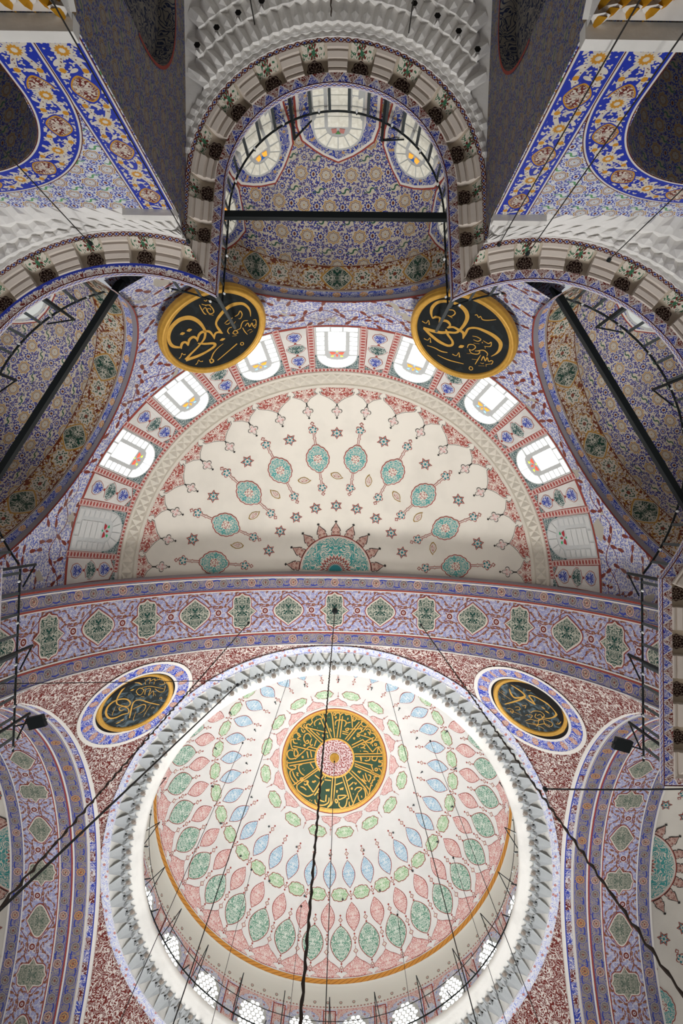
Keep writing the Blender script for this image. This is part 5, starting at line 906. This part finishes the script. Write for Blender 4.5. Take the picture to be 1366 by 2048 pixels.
for k in range(-5,6):
    th=10+20*k if False else (20*k+10)
cons=[mid+2.62*D(10+20*k)*1. for k in range(-5,5)]
cons=sorted(cons+[mid-2.62*D(90)-.42-.55,mid+2.62*D(90)+.42+.55])
cornice('center','cornice with dark rosettes round the central niche',cons,.52)
sl=PATHS['left'].L
cornice('left','cornice with dark rosettes along the left niche',[.72+1.08*k for k in range(10)],.56,'nose_paint_wide')
cornice('right','cornice with dark rosettes along the right niche',[.72+1.08*k for k in range(10)],.56)
cornice('pier_l','gallery cornice on pier at the left edge',[.6+1.12*k for k in range(4)],.6); cornice('pier_r','gallery cornice with rosettes on pier at the right edge',[.35+1.12*k for k in range(5)],.6)
cornice('back_l','short gallery cornice turning round the pier at left edge',[.7],.6); cornice('back_r','short gallery cornice turning round the pier at right edge',[.7],.6)
# ---------------------------------------------------------------- muqarnas (stalactite) corbelling
def cell(g,A0,A1,B0,B1,drop_,mi=0):           # A = inner upper edge (zigzag front), B = outer lower edge
    A0,A1,B0,B1=map(Vector,(A0,A1,B0,B1)); mA=(A0+A1)/2; mB=(B0+B1)/2; up=Vector((0,0,1)); ln=(mA-mB)
    T=mA+ln*.16-up*drop_; X=mB-ln*.12-up*drop_*.05; a0=A0-up*drop_*.55; a1=A1-up*drop_*.55; b0=B0+up*drop_*.3; b1=B1+up*drop_*.3
    L=mB.lerp(mA,.7)+(A0-A1)*.34-up*drop_*.5; R_=mB.lerp(mA,.7)+(A1-A0)*.34-up*drop_*.5; C=mB.lerp(mA,.7)-up*drop_*1.12
    t0,t1,tT=A0+up*.03,A1+up*.03,mA+ln*.1+up*.03
    g.add([T,X,a0,a1,b0,b1,L,R_,C,t0,t1,tT],[(1,6,8),(1,8,7),(6,0,8),(8,0,7),(4,2,6,1),(5,1,7,3),(2,0,6),(0,3,7),(9,11,0,2),(11,10,3,0)],mi)
mq=empty('muqarnas_vault'); tag(mq,'grey white stalactite corbelling under the central niche cornice','muqarnas',kind='structure')
offs=[.82,.94,1.08,1.55,1.95,2.35,2.75,3.15]; zz=[13.69,13.67,13.62,13.53,13.45,13.37,13.3,13.22]
g=MB(); sweep(g,pcn,[(o,z+.03) for o,z in zip(offs,zz)],0,0,None,90); g.obj('corbel_bed','muqarnas_stone',mq)
NC=70; cnt=0; rest=MB()
for r in range(len(offs)-1):
    oA,oB,zA,zB=offs[r],offs[r+1],zz[r],zz[r+1]; n=NC if r<6 else 46
    s0,s1=pcn.L*.02,pcn.L*.98; st_=(s1-s0)/n
    for k in range(n):
        a=s0+st_*(k+(.5 if r%2 else 0)); b=a+st_
        q=[pcn.off(a,oA),pcn.off(b,oA),pcn.off(a,oB),pcn.off(b,oB)]; xs=[c[0] for c in q]
        if min(xs)<-3.52 or max(xs)>3.52: continue
        if q[2][1]>-7.0 and r>0: continue
        g=MB(); cell(g,(*q[0],zA),(*q[1],zA),(*q[2],zB),(*q[3],zB),.15 if r>1 else .05)
        sa=(a+b)/2-mid
        if r==3 and 1.0<abs(sa)<2.5 and k%2==0:      # flat dark hexagons painting the shade of star pits, plus a hanging tulip
            c=Vector((*pcn.off((a+b)/2,oA+.1),zA-.06)); ax=Vector((.05,0,0)); 
            g.add([c+Vector((.075*cos(t*PI/3),.075*sin(t*PI/3),-.15)) for t in range(6)],[(0,1,2,3,4,5)],1)
            d=c+Vector((0,.16,-.12)); g.add([d+Vector((.06*cos(t*PI/2),.06*sin(t*PI/2),.05)) for t in range(4)]+[d+Vector((0,0,-.1))],[(0,1,4),(1,2,4),(2,3,4),(3,0,4)],0)
        if cnt<296: g.obj('stalactite_cell',['muqarnas_stone','hollow_shade'],mq); cnt+=1
        else: rest.add(g.v,g.f,0)
if rest.v: q=rest.obj('outer_cells','muqarnas_stone',mq); q['kind']='stuff'
WY=-6.55; XE=3.43; ZT=12.95
def side_muq(s):
    p=PATHS['left' if s<0 else 'right']; root=empty('muqarnas_vault'); tag(root,'white stalactite corbelling under the %s niche cornice'%('left' if s<0 else 'right'),'muqarnas',kind='structure')
    S1=8.0
    def pt(u,f):
        q=p.off(u,.82); bx=max(-9.2,min(-XE,(-XE-(u-.0)*.98)))*1.0; 
        if s>0: bx=-bx
        a=Vector((q[0],q[1],13.69)); b=Vector((bx,WY-.0,ZT)); 
        # curved section: steep at the wall, flat under the cornice
        h=f**1.0; v=a.lerp(b,h); v.z=13.69+(ZT-13.69)*(f**1.5); return v
    g=MB(); g.grid(lambda u,f:pt(u,f)+Vector((0,0,.05)),lsp(0,S1,40),lsp(0,1,6)); g.obj('corbel_bed','muqarnas_stone',root)
    F=[0,.12,.36,.66,1.0]; W=[34,30,22,20]
    for r in range(4):
        n=W[r]; st_=S1/n
        for k in range(n):
            a=st_*(k+(.5 if r%2 else 0)); b=min(S1+.3,a+st_)
            g=MB(); cell(g,pt(a,F[r]),pt(b,F[r]),pt(a,F[r+1]),pt(b,F[r+1]),.04 if r==0 else .17); g.obj('stalactite_cell','muqarnas_stone',root)
    g=MB(); x0,x1=s*XE,s*(XE+1.15); g.box(((x0+x1)/2,WY+.06,ZT+.1),((x1-x0)/2,0,0),(0,.09,0),(0,0,.11)); g.obj('corner_block','white_stone',root)
side_muq(-1); side_muq(1)
# ---------------------------------------------------------------- tiled pier walls with arched openings, niche side walls
AC=(7.25,9.3); AR=3.12; BW=.72
def pier_wall(s):
    w=empty('wall_%s'%('left' if s<0 else 'right'))
    ri=AR-BW
    g=MB()       # face with arched opening: columns from arch (or slab) to top
    def low(x): d=abs(x-AC[0]); return AC[1]+sqrt(max(0,ri*ri-d*d)) if d<ri else 8.0
    xs=lsp(XE,AC[0]-ri,8)+lsp(AC[0]-ri+.001,AC[0]+ri,40)+[AC[0]+ri+.001,11.5]
    g.grid(lambda x,t:(s*x,WY,low(x)+(ZT+.25-low(x))*t),xs,[0,.5,1],0,lambda x,t:(x,low(x)+(ZT+.25-low(x))*t)); g.obj('tile_field','wall_tile',w)
    g=MB(); g.grid(lambda a,t:(s*(AC[0]+(ri+t)*cos(a)),WY+.015,AC[1]+(ri+t)*sin(a)),lsp(0,PI,60),[0,.36,BW],0,lambda a,t:(a*(ri+.36),t)); g.grid(lambda z,t:(s*(AC[0]-ri-t),WY+.015,z),lsp(8.0,AC[1],8),[0,.36,BW],0,lambda z,t:(-(z-AC[1]),t)); g.obj('arch_border','blue_floral_band',w)
    g=MB(); g.grid(lambda z,t:(s*(XE+.02+t),WY+.012,z),lsp(8.0,ZT,10),[0,.36,BW],0,lambda z,t:(z,t)); g.obj('edge_border','blue_floral_band',w)
    g=MB(); rl=BW/2+ri
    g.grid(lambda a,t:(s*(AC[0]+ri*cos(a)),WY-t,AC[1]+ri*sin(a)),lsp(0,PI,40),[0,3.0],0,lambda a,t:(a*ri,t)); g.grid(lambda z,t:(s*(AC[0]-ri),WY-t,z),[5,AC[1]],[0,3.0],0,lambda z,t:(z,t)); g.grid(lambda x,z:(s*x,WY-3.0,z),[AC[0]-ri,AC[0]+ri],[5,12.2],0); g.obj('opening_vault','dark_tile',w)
    g=MB(); g.box((s*7.5,WY+.07,8.06),(4.1,0,0),(0,.12,0),(0,0,.1)); g.obj('stone_ledge','white_stone',w)
    # niche side wall with pointed arched recess
    g=MB(); cy,cz,r2=-10.35,10.5,1.95
    def lowy(y): d=abs(y-cy); return cz+1.12*sqrt(max(0,r2*r2-d*d))*(1) if d<r2 else 5.0
    ys=lsp(WY,cy+r2,8)+lsp(cy+r2-.001,cy-r2,40)+[cy-r2-.001,-14]
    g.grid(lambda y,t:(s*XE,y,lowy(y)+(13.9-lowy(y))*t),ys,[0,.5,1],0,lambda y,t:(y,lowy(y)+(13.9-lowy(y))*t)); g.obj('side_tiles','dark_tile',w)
    g=MB(); g.grid(lambda a,t:(s*XE-s*.012,cy+(r2+t)*cos(a),cz+1.12*(r2+t)*sin(a)),lsp(0,PI,50),[-.0,.06],0); g.obj('red_line','line_red',w)
    g=MB(); g.grid(lambda a,t:(s*(XE+t),cy+r2*cos(a),cz+1.12*r2*sin(a)),lsp(0,PI,50),[0,.35],0,lambda a,t:(a*r2,t)); g.grid(lambda z,t:(s*(XE+t),cy+r2,z),[5,cz],[0,.35]); g.grid(lambda y,z:(s*(XE+.35),y,z),lsp(cy-r2,cy+r2,6),[5,13],0,lambda y,z:(y,z)); g.obj('recess','recess_paint',w)
    # gilded stalactite capital under the ledge
    cap=empty('gilt_capital'); cap.parent=w
    g=MB(); g.grid(lambda x,t:(s*x,WY-.02-t*.9,7.9-t*.75),[XE-.1,11.6],[0,.5,1]); g.grid(lambda y,t:(s*(XE-.02),y,t),[WY+.05,WY-1.2],[6.5,7.95]); g.obj('capital_bed','muqarnas_stone',cap)
    for r in range(9):
        for k in range(24):
            x=XE+.12+k*.26+(.13 if r%2 else 0); d=-.03+.07*r; z=7.87-.055*r
            if (r==0 and k>0) or (r==1 and 3<=k) or (r==2 and 4<=k<9) or x>8.6: continue
            c=Vector((s*x,WY-d,z)); g=MB(); w_=.07
            tp,bt=c+Vector((s*-.05,-.02,.17)),c+Vector((s*.03,.08,-.17)); a_,b_,m_=c+Vector((-w_,-.03,-.06)),c+Vector((w_,-.03,-.06)),c+Vector((0,.07,-.05))
            g.add([a_,b_,tp,m_,bt],[(0,3,2),(3,1,2),(0,4,3),(4,1,3)],0); g.add([c+Vector((-.15,-.05,-.04)),c+Vector((0,-.04,.17)),c+Vector((.15,-.05,-.04)),c+Vector((0,.02,-.17)),c+Vector((0,-.0,0))],[(0,4,1),(4,2,1),(0,3,4),(3,2,4)],1)
            g.obj('gilt_cell',['bright_gold','muqarnas_stone'],cap)
    return tag(w,'%s pier wall of blue and white tiles with arched opening'%('left' if s<0 else 'right'),'wall',kind='structure')
mat('recess_paint',lambda:mixc(arab(*uvs(),4,.2),'#8a857c','#27304f'))
pier_wall(-1); pier_wall(1)
g=MB(); g.grid(lambda x,z:(x,-13.4,z),[-3.5,3.5],[4,14.2]); tag(g.obj('wall_back','white_stone'),'stone back wall of the central niche above the frame','wall',kind='structure')
# ---------------------------------------------------------------- calligraphy roundels
def roundel(key,rad,board,label,mw):
    c,n,e1,e2,st=ROUND[key]; c,n,e1,e2=map(Vector,(c,n,e1,e2)); root=empty('calligraphy_roundel',c)
    def mp(x,y,h=0): return tuple(e1*x+e2*y+n*h)
    g=MB(); g.fan([(rad*.86*cos(2*PI*k/64),rad*.86*sin(2*PI*k/64)) for k in range(64)],mp,.02,(0,0),0,(1,0)); g.fan([(rad*cos(2*PI*k/64),rad*sin(2*PI*k/64)) for k in range(64)],mp,-.12,(0,0),0,(1,0)); g.obj('board',board,root)
    g=MB(); pr_=[(.855,.02),(.865,.06),(.885,.085),(.9,.075),(.915,.1),(.94,.11),(.96,.085),(.965,.04),(.985,.03),(.995,-.02),(1.0,-.12)]
    g.grid(lambda a,j:mp(rad*pr_[j][0]*cos(a),rad*pr_[j][0]*sin(a),pr_[j][1]),[2*PI*k/72 for k in range(73)],list(range(len(pr_))),0,lambda a,j:(a*rad,j*.05)); g.obj('gilt_frame','gold',root,True)
    g=MB()
    for i,s in enumerate(st): g.rib([(p[0],p[1]) for p in s],[p[2]*mw for p in s],mp,.028+.0006*(i%5),0,False,5)
    g.obj('lettering','gold',root)
    return tag(root,label,'roundel','calligraphy roundels')
roundel('UL',1.56,'board_black','left upper round black board with gold calligraphy, two gold dots inside loop',1.0)
roundel('UR',1.56,'board_black','right upper round black board with gold calligraphy and long right sweep',1.0)
roundel('LL',1.43,'board_blueblack','left lower gilt framed calligraphy roundel set in blue oval border',.64)
roundel('LR',1.43,'board_blueblack','right lower gilt framed calligraphy roundel set in blue oval border',.7)
# ---------------------------------------------------------------- iron tie beams across the niches
def beam(a,b,label):
    a,b=Vector(a),Vector(b); m=(a+b)/2; d=(b-a)/2; t=d.normalized(); s=Vector((-t.y,t.x,0))*.075; g=MB(); g.box((0,0,0),d,s,(0,0,.09)); 
    o=g.obj('tie_beam','iron',loc=m)
    for q in (-1,1): g=MB(); g.box(t*(d.length*.98*q),t*.06,s*1.4,(0,0,.13)); g.obj('end_plate','iron_grey',o)
    return tag(o,label,'beam','iron tie beams across the niches')
beam((-2.85,-7.25,14.6),(2.95,-7.28,14.6),'dark iron tie beam spanning the central niche')
beam((-5.1,-5.75,14.6),(-9.2,.9,14.6),'dark iron tie beam slanting across the left niche')
beam((5.2,-5.8,14.6),(9.3,.75,14.6),'dark iron tie beam slanting across the right niche')
# ---------------------------------------------------------------- gallery railings with bulbs
def bulb_proto():
    g=MB(); g.lathe([(.001,-.17),(.02,-.13),(.034,-.1),(.03,-.06),(.017,-.03),(.014,0)],8); o=g.obj('light_bulb','bulb_glass',smooth=True)
    g=MB(); g.lathe([(.018,-.03),(.018,.04),(.001,.05)],6); g.obj('socket','iron',o); return o
ORD='first second third fourth fifth sixth seventh eighth ninth tenth eleventh twelfth thirteenth fourteenth fifteenth sixteenth seventeenth eighteenth nineteenth twentieth'.split()
ORD+=['twenty-'+x for x in ORD[:9]]+['thirtieth']+['thirty-'+x for x in ORD[:9]]+['fortieth']
BULB=bulb_proto(); nb=[0]
def bulb(loc,label,group):
    o=BULB if nb[0]==0 else dup(BULB); nb[0]+=1; o.location=loc; tag(o,label,'light bulb',group)
def railing(key,label,where,step=.56,H=1.0,s0=.1,s1=None,stan=(),posts=False):
    p=PATHS[key]; root=empty('railing'); s1=s1 or p.L-.1; n=int((s1-s0)/.09)
    P=[(*p.off(u,.1),14.14+H) for u in lsp(s0,s1,n)]; g=MB(); g.tube(P,.028,6); g.obj('top_rail','iron',root)
    k=0; u=s0+.1
    while u<s1:
        q=p.off(u,.1); q2=p.off(u,.08); g=MB(); nx=p.at(u); a=Vector((-nx[3],nx[2],0))*.035; b=Vector((nx[2],nx[3],0))*.012
        g.box((q[0],q[1],14.14+H/2),a,b,(0,0,H/2)); g.obj('bar','iron_grey',root)
        if k%2==0: bulb((*p.off(u+.2,.03),14.055+H),'small clear bulb, %s along the %s railing'%(ORD[k//2],where),'bulbs on the %s railing'%where)
        k+=1; u+=step
    for u in stan:      # long stanchions leaning in with a stay
        q=p.off(u,.1); n_=p.at(u); i=p.off(u,-.45); g=MB(); g.tube([(q[0],q[1],14.14),(q[0],q[1],14.14+H*1.75)],.04,6); g.tube([(q[0],q[1],14.14+H*1.75),(*p.off(u+.55,.2),14.14+H*1.35)],.022,5); g.obj('stanchion','iron',root)
    if posts:
        for u in (0,p.L): q=p.off(u,.03); g=MB(); g.tube([(q[0],q[1],14.15),(q[0],q[1],16.6)],.045,6); g.obj('corner_post','iron_grey',root)
    return tag(root,label,'railing','gallery railings')
railing('center','black iron gallery railing round the central niche','central niche',.47,1.0,.1,None,(mid-1.15,mid+1.15),posts=True)
railing('left','black iron gallery railing along the left niche','left niche',.52,1.0,.1,None,(2.1,4.3,6.5))
railing('right','black iron gallery railing along the right niche','right niche',.52,1.0,.1,None,(2.1,4.3,6.5))
railing('pier_l','black iron gallery railing on the pier at left edge','left pier',.52,1.0,.1,None,(.05,2.2,4.0))
railing('pier_r','black iron gallery railing on the pier at right edge','right pier',.52,1.0,.1,None,(.05,2.2,4.0))
# dome gallery rail
dr=empty('railing',(0,14.1,0)); g=MB(); g.tube([(8.05*cos(a),8.05*sin(a),25.3) for a in [2*PI*k/120 for k in range(120)]],.03,6,0,True); g.obj('top_rail','iron',dr)
g=MB(); g.tube([(7.95*cos(a),7.95*sin(a),26.1) for a in [2*PI*k/120 for k in range(120)]],.016,5,0,True); g.obj('bulb_wire','wire',dr)
g=MB(); g.box((0,7.9,25.3),(.02,0,0),(0,.18,0),(0,0,.02)); br_=g.obj('rail_clip','iron',dr)
g=MB(); g.tube([(0,8.0,24.55),(0,7.85,27.3)],.022,5); g.tube([(0,7.85,27.3),(.1,8.55,26.2)],.02,5); bk=g.obj('lamp_bracket','iron',dr)
for k in range(1,36): dup(br_,dr,rz=k*2*PI/36)
for k in range(1,24): dup(bk,dr,rz=k*2*PI/24)
tag(dr,'thin black ring railing with lamp brackets round the main dome','railing','gallery railings')
db=0
for k in range(-8,52):
    a=2*PI*(k+.5)/60
    if sin(a)>-.35: bulb((7.95*cos(a),14.1+7.95*sin(a),26.08),'small clear bulb, %s along the dome window wire from right'%ORD[db],'bulbs round the dome'); db+=1
# ---------------------------------------------------------------- hanging chains and wires
def chain():
    root=empty('chain',(0.02,3.76,23.4)); 
    g=MB(); P=[];R_=[]
    for k in range(241):
        z=-k*.083; P.append((.006*sin(k*2.1),.006*cos(k*1.7),z)); R_.append(.012 if k%2 else .017)
    g.tube(P,R_,6); g.obj('links','chain_iron',root); g=MB(); g.lathe([(.12,.02),(.1,-.04),(.03,-.1)],8); g.obj('ceiling_hook','iron',root)
    return tag(root,'thick rusty chain hanging from the main arch past the dome medallion','chain')
chain()
def wire(x,y,z,label,r=.012,low=2.2,group=None,knots=0):
    g=MB(); 
    if knots: n=int((z-low)/.09); g.tube([(0.012*sin(k*2.1),.012*cos(k*1.7),-k*.09) for k in range(n)],[r*(1.5 if k%3==0 else .9) for k in range(n)],5)
    else: g.tube([(0,0,0),(0,0,low-z)],r,5)
    o=g.obj('hanging_chain' if knots else 'hanging_wire','chain_iron' if knots else 'wire',loc=(x,y,z)); g=MB(); g.lathe([(.05,.02),(.05,-.05),(.012,-.1)],6); g.obj('hook','iron',o)
    tag(o,label,'chain' if knots else 'wire',group)
wire(-.15,-11.2,13.9,'thin chain hanging over the central niche window',.014,2.0,None,1)
wire(0,14.1,34.3,'long wire hanging straight from the dome centre boss',.016,2.5)
wire(-.157*13.75+.28,-.8394*13.75+.5,13.7,'thin wire over the stalactites left of the top chain',.014)
wire(.0954*13.75+.28,-.81*13.75+.3,13.7,'thin wire over the stalactites right of the top chain',.014)
wire(-5.62,-6.15,13.8,'wire crossing the left pier wall towards the left cornice',.012)
wire(-3.35,-6.2,13.72,'wire running down the dark wall beside left tile border',.012)
wire(3.75,-6.98+.75,13.75,'wire running down the dark wall beside right tile border',.012)
wire(4.42,-6.05,13.75,'wire crossing the right tile wall past its blue border',.012)
wire(6.3,-5.95,13.8,'wire crossing the right tile wall near the right edge',.012)
wire(-3.2,4.1,22.5,'knotted chain from the left part of the main arch',.014,2.2,None,1)
wire(3.25,4.06,22.4,'knotted chain from the right part of the main arch',.014,2.2,None,1)
for x,y,z,l in ((-2.32,8.2,33,'thin wire from the dome plaster passing left of the gold medallion top'),(2.72,8.76,33,'thin wire from the dome plaster passing right of the gold medallion top'),(-5.0,12.5,32.7,'thin wire crossing the red leaves left of the dome medallion'),(5.2,12.2,32.6,'thin wire crossing the red leaves right of the dome medallion'),(-1.6,20.5,31.4,'thin wire in front of dark green leaves just left of bottom centre'),(3.4,20.6,31,'thin wire in front of dark green leaves just right of bottom centre'),(-4.2,18.5,31.2,'thin wire from the lower left red leaves of the dome'),(6.2,17.5,30.8,'thin wire from the lower right dark green leaves of the dome')): wire(x,y,z,l,.011,2.2,'wires from the dome hooks')
def cable(pts,r,label):
    g=MB(); o=Vector(pts[0]); g.tube([Vector(p)-o for p in pts],r,5); c=g.obj('cable','wire',loc=o); g=MB(); g.lathe([(.06,.03),(.06,-.06),(.01,-.1)],6); g.obj('anchor','iron',c); tag(c,label,'cable')
def sag(a,b,s,n=16): return [tuple(Vector(a).lerp(Vector(b),k/n)-Vector((0,0,s*4*(k/n)*(1-k/n)))) for k in range(n+1)]
cable(sag((5.43,6.77,15.00),(8.89,6.39,14.30),.05),.022,'black cable running level across the right side arch')
cable(sag((-8.07,4.15,14.30),(-3.46,5.30,19.00),.02),.012,'thin cable across the left lower roundel')
cable(sag((-3.32,6.00,21.00),(-3.53,4.49,6.50),.0),.02,'thick dark cable slanting down across the left side arch')
# floodlights on the pier railings
def flood(x,y,s,label):
    root=empty('floodlight',(x,y,14.9)); g=MB(); g.box((0,0,0),(.2,.05*s,0),(-.05*s,.14,0),(0,0,.07)); g.obj('lamp_body','iron',root); g=MB(); g.box((0,0,.02),(.24,.06*s,0),(-.01,.02,0),(0,0,.02)); g.obj('yoke','iron_grey',root); g=MB(); g.tube([(s*.1,0,0),(s*.5,.1,-.05)],.02,5); g.obj('stem','iron',root)
    tag(root,label,'floodlight')
flood(7.3,5.6,1,'black floodlight clamped to the right pier railing'); flood(-7.25,5.25,-1,'black floodlight clamped to the left pier railing')
